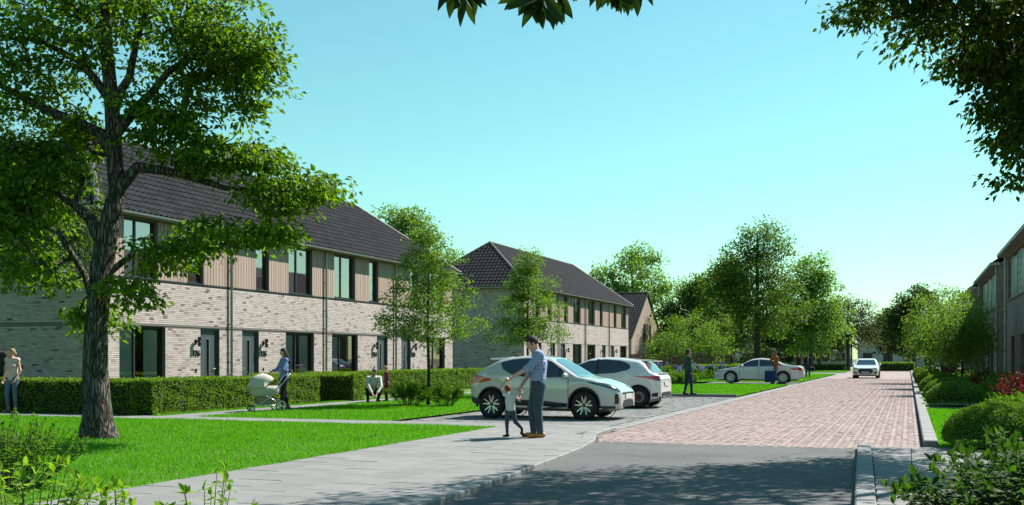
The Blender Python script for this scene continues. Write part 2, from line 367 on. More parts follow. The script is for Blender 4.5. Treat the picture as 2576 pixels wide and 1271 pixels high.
# lawns: soil sheet and blades of grass
def edge_jit(pts, a=.05):
    out = []
    for (x0, y0), (x1, y1) in zip(pts, pts[1:] + pts[:1]):
        n = max(2, int(math.hypot(x1 - x0, y1 - y0) / .35)); n = min(n, 90)
        for k in range(n):
            t = k / n; out.append((x0 + (x1 - x0) * t + random.uniform(-a, a), y0 + (y1 - y0) * t + random.uniform(-a, a)))
    return out
def grass(name, label, regs, h=.05, seed=1):
    """regs: (x0,x1,y0,y1,density)"""
    r = np.random.default_rng(seed); P = []
    for x0, x1, y0, y1, dn in regs:
        n = int((x1 - x0) * (y1 - y0) * dn); P.append(np.stack([r.uniform(x0, x1, n), r.uniform(y0, y1, n)], 1))
    P = np.concatenate(P); n = len(P)
    wv = .5 + .5 * np.sin(P[:, 0] * 1.7 + np.sin(P[:, 1] * 1.1) * 2) * np.sin(P[:, 1] * 1.9 + P[:, 0] * .6)
    ht = h * r.uniform(.5, 1.25, n) * (.75 + .5 * wv); a = r.uniform(0, 6.283, n); ln = ht * r.uniform(.1, .9, n); la = r.uniform(0, 6.283, n)
    dist = np.hypot(P[:, 0], P[:, 1]); w = .0035 * np.clip(dist / 10, 1, 6)
    V = np.zeros((n, 3, 3)); V[:, 0, 0] = P[:, 0] - np.cos(a) * w; V[:, 0, 1] = P[:, 1] - np.sin(a) * w
    V[:, 1, 0] = P[:, 0] + np.cos(a) * w; V[:, 1, 1] = P[:, 1] + np.sin(a) * w
    V[:, 2, 0] = P[:, 0] + np.cos(la) * ln; V[:, 2, 1] = P[:, 1] + np.sin(la) * ln; V[:, 2, 2] = ht
    V[..., 2] += .045
    tag(npmesh(name, V.reshape(-1, 3), np.arange(n * 3).reshape(-1, 3), M_blade), label, "grass", kind="stuff")
sheet("lawn_edge_soil", edge_jit([(-24, 4), (-7.83, 4), (-7.83, 20.73), (-24, 20.73)], .03), .047, mat("edge soil", (.17, .12, .07), .95, var=.3, vs=8))
sheet("lawn", edge_jit([(-40, -4), (-7.88, -4), (-7.88, 20.68), (-40, 20.68)]), .05, M_lawn)
sheet("lawn_middle", edge_jit([(-15.92, 21.88), (-10.88, 21.88), (-10.88, 40.5), (-5.95, 40.55), (-5.95, 59), (-15.92, 59)]), .05, M_lawn)
sheet("lawn_far", [(-16, 65.5), (-5.95, 65.5), (-5.95, 100), (-16, 100)], .04, M_lawn)
sheet("lawn_strip", rect(-24, -17.0, 21.92, 62), .035, M_lawn)
sheet("lawn_end", rect(-30, -5.9, 112, 126), .04, M_lawn)
sheet("verge", edge_jit([(.46, 18.3), (3.4, 18.3), (3.4, 130), (.46, 130)], .02), .045, M_lawn)
sheet("lawn_right", [(2.6, -12), (30, -12), (30, 36), (3.4, 36), (3.4, 18.26), (2.6, 18.26)], .04, M_lawn)
sheet("planting_bed", rect(2.2, 3.9, 19, 130), .07, M_soil)
grass("lawn_grass", "short mown green grass of the lawn around the big tree", [(-21, -7.84, 8.2, 13, 1900), (-23, -7.84, 13, 20.72, 1500)], .05, 3)
grass("lawn_grass_middle", "mown green grass between the hedge path and the parking bays", [(-15.95, -10.85, 21.85, 30, 1000), (-15.95, -10.85, 30, 40, 500), (-15.95, -5.9, 40.55, 59, 420), (-17.35, -16.98, 22, 40, 1200)], .05, 4)
grass("lawn_grass_right", "green verge grass beside the right kerb", [(.44, 2.4, 18.4, 32, 1200), (2.6, 6, 9, 18, 900)], .05, 5)
grass("lawn_grass_far", "far strips of mown grass beyond the silver saloon car", [(-16, -5.9, 65.5, 100, 90), (-30, -5.9, 112, 126, 30)], .07, 6)
# ------------------------------------------------------------------ houses
XF = -21.5; EZ = 5.75; RZ = 8.8; XC = -25.1; XB = -28.7
def textmesh(s, size, depth):
    cu = bpy.data.curves.new("t", 'FONT'); cu.body = s; cu.size = size; cu.extrude = depth; cu.align_x = 'CENTER'; cu.offset = size * .018
    o = bpy.data.objects.new("t", cu); COL.objects.link(o); dg = bpy.context.evaluated_depsgraph_get()
    me = bpy.data.meshes.new_from_object(o.evaluated_get(dg)); bpy.data.objects.remove(o); bpy.data.curves.remove(cu); me.materials.clear(); return me
def free_runs(a, b, holes):
    runs = [(a, b)]
    for h0, h1 in holes:
        nr = []
        for r0, r1 in runs:
            if h1 <= r0 or h0 >= r1: nr.append((r0, r1)); continue
            if h0 > r0: nr.append((r0, h0))
            if h1 < r1: nr.append((h1, r1))
        runs = nr
    return runs
def wall_cells(mb, a0, a1, z0, z1, holes, place):
    """solid wall pieces round rectangular holes (a0,a1,z0,z1)"""
    zs = sorted({z0, z1, *[min(max(h[2], z0), z1) for h in holes], *[min(max(h[3], z0), z1) for h in holes]})
    for za, zb in zip(zs, zs[1:]):
        if zb - za < 1e-4: continue
        for r0, r1 in free_runs(a0, a1, [(h[0], h[1]) for h in holes if h[2] < zb - 1e-4 and h[3] > za + 1e-4]): place(mb, r0, r1, za, zb)
def brick_rows(a0, a1, z0, z1, holes, skipz=(), L=.215, H=.05, pitch=.06, rnd=None):
    out = []; z = z0
    while z + H <= z1 + .002:
        if not any(s0 < z + H and s1 > z for s0, s1 in skipz):
            for r0, r1 in free_runs(a0, a1, [(h[0], h[1]) for h in holes if h[2] < z + H - .004 and h[3] > z + .004]):
                y = r0; first = rnd.uniform(.06, L)
                while y < r1 - .02:
                    e = min(y + (first if y == r0 else L), r1)
                    if r1 - e < .04: e = r1
                    out.append((y, e - .003 if e < r1 else e, z, z + H)); y = e
        z += pitch
    return out
TP = [(-.125, 0), (-.04, .002), (.01, .022), (.055, .036), (.10, .024), (.127, 0)]
def tile_arrays(Lg=.35, lift=.032, th=.028):
    v = []
    for x, z in TP: v.append((x, 0, z + lift))
    for x, z in TP: v.append((x, Lg, z + .002))
    for x, z in TP: v.append((x, 0.004, z + lift - th))
    f = []
    for i in range(5): f.append((i, i + 1, 7 + i, 6 + i)); f.append((12 + i, 13 + i, i + 1, i))
    return np.array(v), np.array(f)
TV, TF = tile_arrays()
def tiled(parent, O, A, B, width, length, lo, hi, rows, cols, near, mname="roof_tile"):
    """O origin at eave, A along eave, B up the slope (unit vectors); lo(t), hi(t) = usable range along A at slope distance t"""
    A, B, O = Vector(A), Vector(B), Vector(O); N = A.cross(B); N = N if N.z > 0 else -N
    flip = A.cross(B).z < 0
    tl = []
    for j in range(rows):
        t = j * length / rows
        for i in range(cols):
            a = (i + .5) * width / cols
            if lo(t + .15) - .10 < a < hi(t + .15) + .10:
                edge = a - .14 < lo(t + .36) or a + .14 > hi(t + .36); p = O + A * a + B * t; tl.append((p.length, a, t, edge))
    tl.sort(); rot = Matrix((A, B, N)).transposed().to_4x4()
    sx = width / cols / .25; sy = length / rows / .32
    me = bpy.data.meshes.new(mname); me.from_pydata([(x * sx, y * sy, z) for x, y, z in TV], [], [tuple(f[::-1]) if flip else tuple(f) for f in TF]); me.materials.append(M_tile)
    cnt = 0; rest = []
    for d, a, t, edge in tl:
        if cnt < near and not edge:
            o = link(mname, me, parent); p = O + A * a + B * t; o.matrix_local = Matrix.Translation(p + N * random.uniform(0, .004)) @ rot; cnt += 1
        else: rest.append((a, t))
    Q = np.array(rest); n = len(Q); V = np.zeros((n, 18, 3))
    av = Q[:, 0, None] + TV[None, :, 0] * sx; tv = Q[:, 1, None] + TV[None, :, 1] * sy; zv = np.repeat(TV[None, :, 2], n, 0) + rng.uniform(0, .005, n)[:, None]
    ls = np.vectorize(lo)(tv); hs = np.vectorize(hi)(tv); av = np.clip(av, ls, hs)
    V = np.array(O)[None, None] + av[..., None] * np.array(A) + tv[..., None] * np.array(B) + zv[..., None] * np.array(N)
    fs = TF[:, ::-1] if flip else TF
    F_ = (fs[None] + (np.arange(n) * 18)[:, None, None]).reshape(-1, 4)
    tag(npmesh(mname + "_field", V.reshape(-1, 3), F_, M_tile, parent), kind="stuff")
def capmesh():
    n = 7; v = []; f = []
    for y, r in ((0, .125), (.40, .11)):
        for k in range(n):
            t = math.pi * (k / (n - 1)) ; v.append((math.cos(t) * r, y, math.sin(t) * r * .8 - .02))
    for k in range(n - 1): f.append((k, k + 1, n + k + 1, n + k))
    v += [(math.cos(math.pi * k / (n - 1)) * .095, 0, math.sin(math.pi * k / (n - 1)) * .075 - .02) for k in range(n)]
    for k in range(n - 1): f.append((2 * n + k, 2 * n + k + 1, k + 1, k))
    me = bpy.data.meshes.new("ridge_tile"); me.from_pydata(v, [], f); me.materials.append(M_ridge); return me
CAP = capmesh()
def caps(parent, a, b, step=.36):
    a, b = Vector(a), Vector(b); d = b - a; n = max(1, int(d.length / step)); q = d.to_track_quat('Y', 'Z').to_matrix().to_4x4()
    for i in range(n):
        o = link("ridge_tile", CAP, parent); o.matrix_local = Matrix.Translation(a + d * (i / n) + Vector((0, 0, .03 + random.uniform(0, .008)))) @ q
def window(par, y0, y1, z0, z1, xf=XF, up=False, mull=None, curt=(), blind=0, detail=True):
    """window set back in a wall that faces +x"""
    w = MB(); t = .055; xr = xf - .12
    w.box(xr - .06, xr, y0, y0 + t, z0, z1).box(xr - .06, xr, y1 - t, y1, z0, z1).box(xr - .06, xr, y0 + t, y1 - t, z1 - t, z1).box(xr - .06, xr, y0 + t, y1 - t, z0, z0 + t)
    o = w.build("window", M_dark, par)
    if mull: 
        for k in mull: MB().box(xr - .058, xr + .002, k - .035, k + .035, z0 + t, z1 - t).build("mullion", M_dark, o)
    MB().add([(xr - .03, y0 + t, z0 + t), (xr - .03, y1 - t, z0 + t), (xr - .03, y1 - t, z1 - t), (xr - .03, y0 + t, z1 - t)], [(0, 1, 2, 3)]).build("pane", M_paneup if up else M_pane, o)
    MB().box(xf - .2, xf + .025, y0 - .01, y1 + .01, z0 - .045, z0 - .003).build("window_sill", M_dark, o)
    r = MB(); D = 2.2
    v = [(xr - .07, y0, z0), (xr - .07, y1, z0), (xr - .07, y1, z1), (xr - .07, y0, z1), (xr - D, y0 - .4, z0), (xr - D, y1 + .4, z0), (xr - D, y1 + .4, z1), (xr - D, y0 - .4, z1)]
    r.add(v, [(4, 5, 6, 7), (0, 4, 7, 3), (1, 2, 6, 5), (3, 7, 6, 2), (0, 1, 5, 4)]).build("room", M_room, o)
    for c0, c1, zt, zb in curt:
        n = 14; v = []; f = []
        for k in range(n + 1):
            y = c0 + (c1 - c0) * k / n; x = xr - .075 + .022 * math.sin(k * 2.2); v += [(x, y, zb), (x, y, zt)]
        for k in range(n): f.append((2 * k, 2 * k + 2, 2 * k + 3, 2 * k + 1))
        MB().add(v, f).build("curtain", M_curtain, o, smooth=True)
    if blind: MB().box(xr - .13, xr - .12, y0 + .07, y1 - .07, z1 - blind, z1 - .06).build("blind", M_curtain, o)
    return o
def door(par, y0, y1, z1=2.4, left=True, xf=XF):
    w = MB(); t = .06; xr = xf - .05
    w.box(xr - .08, xr, y0, y0 + t, .05, z1).box(xr - .08, xr, y1 - t, y1, .05, z1).box(xr - .08, xr, y0 + t, y1 - t, z1 - t, z1)
    o = w.build("door", M_door, par); m = (y0 + y1) / 2; s0, s1, za, zb = m - .085, m + .085, .42, 2.08; xl = xr - .055
    lf = MB(); wall_cells(lf, y0 + t + .004, y1 - t - .004, .06, z1 - t - .004, [(s0, s1, za, zb)], lambda b, a0, a1, q0, q1: b.box(xl - .045, xl, a0, a1, q0, q1))
    lf.build("door_leaf", M_door, o)
    fr = MB()
    for a in ((s0 - .012, s0 + .006, za - .012, zb + .012), (s1 - .006, s1 + .012, za - .012, zb + .012)): fr.box(xl + .001, xl + .012, *a)
    for a in ((s0 + .006, s1 - .006, za - .012, za + .006), (s0 + .006, s1 - .006, zb - .006, zb + .012)): fr.box(xl + .001, xl + .012, *a)
    fr.build("glazing_bead", M_zinc, o)
    MB().add([(xl - .02, s0, za), (xl - .02, s1, za), (xl - .02, s1, zb), (xl - .02, s0, zb)], [(0, 1, 2, 3)]).build("pane", M_pane, o)
    MB().box(xl - .3, xl - .05, s0 - .1, s1 + .1, za - .1, zb + .1).build("room", M_room, o)
    hy = (y0 + t + .09) if left else (y1 - t - .09); sgn = 1 if left else -1
    MB().box(xl, xl + .012, hy - .02, hy + .02, .98, 1.2).tube([(xl + .005, hy, 1.1), (xl + .05, hy, 1.1), (xl + .05, hy + .11 * sgn, 1.1)], .010, 6).build("handle", M_steel, o)
    MB().box(xf - .12, xf + .03, y0, y1, .0, .05).build("threshold", M_slab, o)
    return o
def wall_lamp(par, y, z=1.98, xf=XF):
    o = MB().box(xf, xf + .03, y - .045, y + .045, z - .07, z + .07).build("wall_lamp", M_black, par)
    MB().box(xf + .03, xf + .10, y - .022, y + .022, z - .022, z + .022).build("bracket", M_black, o)
    b = MB(); b.lathe([(.0, -.15), (.055, -.15), (.055, -.028), (.025, -.026), (.025, .026), (.055, .028), (.055, .15), (0, .15)], (xf + .145, y, z), 'z', 14); b.build("lamp_body", M_black, o)
def number(par, s, y, z=1.52, xf=XF):
    if not s: return
    o = link("house_number", textmesh(s, .26, .012), par, M_black); o.location = (xf + .016, y, z); o.rotation_euler = (R(90), 0, R(90))
def row(name, label, u0, u1, ground, upper, doors, spouts, lamps, nums, near_bricks, side=True, seed=3):
    h = thing(name, label, "house", (XF, (u0 + u1) / 2, 0)); inv = Matrix.Translation((-XF, -(u0 + u1) / 2, 0))
    before = set(bpy.data.objects)
    rnd = random.Random(seed)
    holes = [(a, b, .12, 2.4) for a, b in ground] + [(a, b, .0, 2.4) for a, b in doors]
    uph = [(a, b, 3.86, 5.58) for a, b in upper]
    real = near_bricks > 0
    x1 = XF - .006 if real else XF
    wm = MB()
    wall_cells(wm, u0, u1, 0, 3.8, holes, lambda m, a, b, z0, z1: m.box(XF - .28, x1, a, b, z0, z1))
    wall_cells(wm, u0, u1, 3.8, EZ - .12, uph, lambda m, a, b, z0, z1: m.box(XF - .28, XF - .03, a, b, z0, z1))
    wl = wm.build("wall", M_mortar if real else M_brickfar, h)
    if real:
        bs = brick_rows(u0, u1, .03, 3.78, holes, [(2.405, 2.432)], rnd=rnd)
        full = [b for b in bs if abs(b[1] - b[0] - .212) < .002]; full.sort(key=lambda b: (b[0] > u0 + 5.6, -((b[2] > .9) and b[0] > u0 + .9), b[0]))
        sel = set(full[:near_bricks])
        bb = MB().box(-.0105, 0, -.106, .106, -.025, .025); me = bpy.data.meshes.new("brick"); me.from_pydata(bb.v, [], bb.f); me.materials.append(M_brick)
        for b in sel:
            o = link("brick", me, wl); o.location = (XF + rnd.uniform(-.0005, .001), (b[0] + b[1]) / 2, (b[2] + b[3]) / 2)
        A = np.array([b for b in bs if b not in sel]); n = len(A); j = rng.uniform(-.0006, .0014, n)
        # faces towards +x: build as boxes in (y,z,x)
        V = np.stack([np.stack([np.full(n, XF - .0105), A[:, p], A[:, q]], 1) for p, q in ((0, 2), (1, 2), (1, 3), (0, 3))] + [np.stack([XF + j, A[:, p], A[:, q]], 1) for p, q in ((0, 2), (1, 2), (1, 3), (0, 3))], 1)
        fq = np.array([(4, 5, 6, 7), (0, 1, 5, 4), (1, 2, 6, 5), (2, 3, 7, 6), (3, 0, 4, 7)])
        tag(npmesh("brickwork", V.reshape(-1, 3), (fq[None] + (np.arange(n) * 8)[:, None, None]).reshape(-1, 4), M_brick, wl), kind="stuff")
    MB().box(XF - .02, XF - .004, u0, u1, 2.402, 2.434).build("lintel_shadow_joint", M_dark, h) if real else MB().box(XF - .02, XF + .004, u0, u1, 2.40, 2.43).build("lintel_shadow_joint", M_dark, h)  # dark strip colours in the shadow of the groove in the brickwork
    MB().box(XF - .027, XF + .012, u0, u1, 3.785, 3.83).build("ledge", M_dark, h)
    # end walls (towards the camera and away) and back wall
    sh = [(-23.2, -22.55, 3.86, 5.45)] if real else []
    sm = MB(); ys = u0 + .006 if real else u0
    wall_cells(sm, XB, XF - .28, 0, EZ - .12, sh, lambda m, a, b, z0, z1: m.box(a, b, ys, ys + .27, z0, z1))
    sm.box(XB, XF - .28, u1 - .28, u1, 0, EZ - .12); sm.box(XB, XB + .28, ys + .27, u1 - .28, 0, EZ - .12)
    sw = sm.build("side_wall", M_mortar if real else M_brickfar, h)
    if real:
        holes2 = sh + [(-22.55, XF, 3.8, 5.7)]
        bs = brick_rows(XB, XF, .03, EZ - .14, holes2, [(2.405, 2.432), (3.79, 3.826)], rnd=rnd)
        full = [b for b in bs if abs(b[1] - b[0] - .212) < .002 and 1.0 < b[2] < 3.6 and -24.9 < b[0] < -22.3]; full.sort(key=lambda b: b[2]); sel = set(full[:280])
        bb = MB().box(-.106, .106, 0, .0105, -.025, .025); me = bpy.data.meshes.new("brick"); me.from_pydata(bb.v, [], bb.f); me.materials.append(M_brick)
        for b in sel:
            o = link("brick", me, sw); o.location = ((b[0] + b[1]) / 2, u0 - rnd.uniform(-.0005, .001), (b[2] + b[3]) / 2)
        A = np.array([b for b in bs if b not in sel]); n = len(A); j = rng.uniform(-.0006, .0014, n)
        V = np.stack([np.stack([A[:, p], np.full(n, u0 + .0105), A[:, q]], 1) for p, q in ((0, 2), (1, 2), (1, 3), (0, 3))] + [np.stack([A[:, p], u0 - j, A[:, q]], 1) for p, q in ((0, 2), (1, 2), (1, 3), (0, 3))], 1)
        fq = np.array([(4, 5, 6, 7), (0, 1, 5, 4), (1, 2, 6, 5), (2, 3, 7, 6), (3, 0, 4, 7)])
        tag(npmesh("side_brickwork", V.reshape(-1, 3), (fq[None] + (np.arange(n) * 8)[:, None, None]).reshape(-1, 4), M_brick, sw), kind="stuff")
        sb = MB().box(-23.22, XF, u0 - .012, u0 + .006, 3.785, 3.83).build("side_ledge", M_dark, h)
        wn = MB(); t = .05; yw = u0 + .12
        wn.box(-23.2, -23.2 + t, yw, yw + .05, 3.86, 5.45).box(-22.55 - t, -22.55, yw, yw + .05, 3.86, 5.45).box(-23.2 + t, -22.55 - t, yw, yw + .05, 5.4, 5.45).box(-23.2 + t, -22.55 - t, yw, yw + .05, 3.86, 3.91)
        wo = wn.build("window", M_dark, h)
        MB().add([(-23.15, yw + .02, 3.91), (-22.6, yw + .02, 3.91), (-22.6, yw + .02, 5.4), (-23.15, yw + .02, 5.4)], [(0, 1, 2, 3)]).build("pane", M_pane, wo)
        MB().box(-23.6, -22.2, yw + .07, yw + .6, 3.6, 5.5).build("room", M_room, wo)
    # cladding boards
    cl = MB().box(XF - .029, XF - .022, u0, u1, 3.84, 3.85).build("cladding", M_dark, h)
    pitch = .158; n = int((u1 - u0 - .02) / pitch); shared = {}
    for k in range(n):
        y = u0 + .01 + k * pitch; a, b = y, y + pitch - .022
        for r0, r1 in free_runs(a, b, upper):
            if r1 - r0 < .03: continue
            key = round(r1 - r0, 3)
            if key not in shared:
                q = MB().box(-.025, 0, 0, key, 3.838, EZ - .14); me = bpy.data.meshes.new("board"); me.from_pydata(q.v, [], q.f); me.materials.append(M_wood); shared[key] = me
            o = link("board", shared[key], cl); o.location = (XF + rnd.uniform(-.002, .003), r0, 0)
    MB().box(XF - .1, XF - .004, u0, u1, EZ - .135, EZ - .115).build("soffit_strip", M_dark, h)
    if real:
        q = MB().box(0, .142, -.025, 0, 3.838, EZ - .14); me = bpy.data.meshes.new("board"); me.from_pydata(q.v, [], q.f); me.materials.append(M_wood)
        for k in range(6):
            o = link("board", me, cl); o.location = (-22.52 + k * .168, u0 + .006 + rnd.uniform(-.002, .002), 0)
    # windows, doors and fittings
    for i, (a, b) in enumerate(ground):
        c1 = a + (b - a) * .40; mid = a + (b - a) * (.38 if i % 2 == 0 else .42)
        cu = [(a + .08, c1, 2.3, .16)]
        if i in (0, 1): cu.append((a + (b - a) * .62, a + (b - a) * .93, 2.3, .16))
        window(h, a, b, .12, 2.4, mull=[mid], curt=cu)
    for i, (a, b) in enumerate(upper):
        wide = b - a > 1.1
        window(h, a, b, 3.86, 5.58, up=True, mull=[a + (b - a) * .42] if wide else None, curt=[(a + .08, a + (b - a) * .40, 5.5, 3.92), (a + (b - a) * .52, b - .1, 5.5, 3.92 if i % 3 else 4.7)] if wide else [], blind=0 if wide else 1.25)  # pale curtains added and blinds lengthened to whiten the sky-tinted upper glass
    for i, (a, b) in enumerate(doors): door(h, a, b, left=(i % 2 == 1))
    for (y, s) in zip(lamps, nums): wall_lamp(h, y); number(h, s, y + .02); MB().box(XF, XF + .02, y - .02, y + .04, 1.0, 1.1).tube([(XF + .02, y + .01, 1.05), (XF + .028, y + .01, 1.05)], .014, 10).build("doorbell", M_black, h)
    for y in spouts:
        b = MB().tube([(XF + .12, y, EZ - .12), (XF + .075, y, EZ - .28), (XF + .075, y, .05)], .042, 10)
        o = b.build("downspout", M_zinc, h, smooth=True)
        for z in (.9, 2.6, 4.4): MB().lathe([(.044, -.018), (.05, -.018), (.05, .018), (.044, .018)], (XF + .075, y, z), 'z', 10).box(XF, XF + .035, y - .01, y + .01, z - .01, z + .01).build("clip", M_zinc, o)
    # eaves, gutter, roof
    ov = .30
    g = MB().box(XB - ov, XF + ov - .02, u0 - ov + .02, u1 + ov - .02, EZ - .115, EZ - .06); g.build("soffit", mat("painted fascia", (.40, .38, .33), .6, var=.08), h)
    gu = MB()
    pr = [(0, 0), (.01, -.055), (.05, -.075), (.09, -.055), (.105, .0), (.09, 0), (.05, -.055), (.015, -.04)]
    for (px, py, qx, qy, nx, ny) in ((XF + ov - .02, u0 - ov - .09, XF + ov - .02, u1 + ov + .09, 1, 0), (XB - ov, u0 - ov + .02, XF + ov + .07, u0 - ov + .02, 0, -1)):
        v = [(px + nx * d, py + ny * d, EZ - .04 + z) for d, z in pr] + [(qx + nx * d, qy + ny * d, EZ - .04 + z) for d, z in pr]; k = len(pr)
        gu.add(v, [(i, (i + 1) % k, k + (i + 1) % k, k + i) for i in range(k)] + [tuple(range(k)), tuple(range(2 * k - 1, k - 1, -1))])
    gu.build("gutter", M_zinc, h, fix=True)
    e0, e1 = u0 - ov, u1 + ov; xa, xb = XF + ov, XB - ov; run = xa - XC; z0 = EZ - .04; rise = RZ - z0; ins = 4.0
    rv = [(xa, e0, z0), (xa, e1, z0), (xb, e1, z0), (xb, e0, z0), (XC, e0 + ins, RZ), (XC, e1 - ins, RZ)]
    rf = MB().add(rv, [(0, 1, 5, 4), (1, 2, 5), (2, 3, 4, 5), (3, 0, 4), (0, 3, 2, 1)]).build("roof", M_tile, h)
    sl_ = math.hypot(run, rise); Bv = (-run / sl_, 0, rise / sl_); wid = e1 - e0
    tiled(rf, (xa + .04, e0, z0), (0, 1, 0), Bv, wid, sl_, lambda t: ins * t / sl_, lambda t: wid - ins * t / sl_, int(sl_ / .32), int(wid / .25), 290 if real else 200)
    s2 = math.hypot(ins, rise); B2 = (0, ins / s2, rise / s2); w2 = xa - xb
    tiled(rf, (xb, e0 - .04, z0), (1, 0, 0), B2, w2, s2, lambda t: (w2 / 2) * t / s2, lambda t: w2 - (w2 / 2) * t / s2, int(s2 / .32), int(w2 / .25), 0 if real else 90)
    caps(rf, (XC, e0 + ins, RZ), (XC, e1 - ins, RZ))
    caps(rf, (xa, e0, z0), (XC, e0 + ins, RZ)); caps(rf, (xa, e1, z0), (XC, e1 - ins, RZ)); caps(rf, (xb, e0, z0), (XC, e0 + ins, RZ)); caps(rf, (xb, e1, z0), (XC, e1 - ins, RZ))
    # keep world positions under the empty
    for o in set(bpy.data.objects) - before:
        if o.parent == h: o.matrix_parent_inverse = inv
    return h
row("terraced_house", "long two-storey brick house row with timber-clad upper floor behind the big tree", 24.95, 50.55,
    ground=[(25.91, 28.0), (34.92, 36.95), (38.34, 40.51), (47.58, 49.58)],
    upper=[(26.11, 27.6), (29.1, 29.94), (32.97, 33.81), (35.12, 36.83), (38.56, 40.26), (41.54, 42.39), (45.55, 46.4), (47.7, 49.4)],
    doors=[(29.77, 30.81), (32.12, 33.15), (42.24, 43.27), (44.66, 45.64)], spouts=[31.39, 37.77, 43.96],
    lamps=[29.52, 33.42, 41.99, 45.9], nums=["136", "135", "134", "133"], near_bricks=290)
row("terraced_house", "second brick and timber house row farther down the street with hipped roof", 61.4, 87.2,
    ground=[(62.6, 64.7), (71.46, 73.61), (75.01, 77.2), (84.46, 86.58)],
    upper=[(62.8, 64.4), (65.9, 66.8), (69.42, 70.32), (71.58, 73.35), (75.28, 77.0), (78.38, 79.2), (82.47, 83.31), (84.76, 86.41)],
    doors=[(66.5, 67.5), (68.61, 69.72), (79.02, 80.07), (81.52, 82.56)], spouts=[68.1, 74.4, 80.9],
    lamps=[66.2, 70.0, 78.75, 82.9], nums=["", "", "", ""], near_bricks=0, seed=5)
# gable house beyond the second row
def gable_house():
    h = thing("gable_house", "tan gable-fronted house with dark tiled roof beyond the second row", "house", (-28, 113, 0))
    before = set(bpy.data.objects); inv = Matrix.Translation((28, -113, 0))
    x0, x1 = -40, -26; ya, yr, yb = 106.7, 113.6, 121; za, zr, zb = 3.6, 8.3, 3.6
    M_tan = walltex("tan brick", [(0, (.36, .27, .20)), (.5, (.46, .345, .265)), (1, (.52, .40, .31))], (.40, .31, .24))
    v = [(x1, ya, 0), (x1, yb, 0), (x1, yb, zb), (x1, yr, zr), (x1, ya, za), (x0, ya, 0), (x0, yb, 0), (x0, yb, zb), (x0, yr, zr), (x0, ya, za)]
    MB().add(v, [(0, 1, 2, 3, 4), (5, 9, 8, 7, 6), (0, 4, 9, 5), (1, 6, 7, 2)]).build("wall", M_tan, h)
    L = math.hypot(yr - ya + .3, zr - za + .2)
    rf = MB().add([(x1 + .1, ya - .3, za - .2), (x0, ya - .3, za - .2), (x0, yr, zr + .02), (x1 + .1, yr, zr + .02), (x1 + .1, yb + .3, zb - .2), (x0, yb + .3, zb - .2)], [(0, 1, 2, 3), (3, 2, 5, 4)]).build("roof", M_tile, h)
    B = Vector((0, yr - ya + .3, zr - za + .22)).normalized()
    tiled(rf, (x0, ya - .32, za - .2), (1, 0, 0), B, x1 + .1 - x0, L, lambda t: 0, lambda t: 14.1, int(L / .34), 52, 0)
    caps(rf, (x1 + .1, yr, zr + .05), (x0, yr, zr + .05), .5)
    for p, q in (((ya - .32, za - .18), (yr, zr + .06)), ((yr, zr + .06), (yb + .32, zb - .18))):
        MB().tube([(x1 + .08, p[0], p[1]), (x1 + .08, q[0], q[1])], .08, 4).build("verge_board", M_dark, h)
    for y0 in (112.0, 114.6):
        w = MB().box(x1 - .05, x1 + .04, y0, y0 + .9, 3.0, 5.0).build("window", M_dark, h)
        MB().add([(x1 + .045, y0 + .08, 3.08), (x1 + .045, y0 + .82, 3.08), (x1 + .045, y0 + .82, 4.92), (x1 + .045, y0 + .08, 4.92)], [(0, 1, 2, 3)]).build("pane", M_pane, w)
    for o in set(bpy.data.objects) - before:
        if o.parent == h: o.matrix_parent_inverse = inv
gable_house()
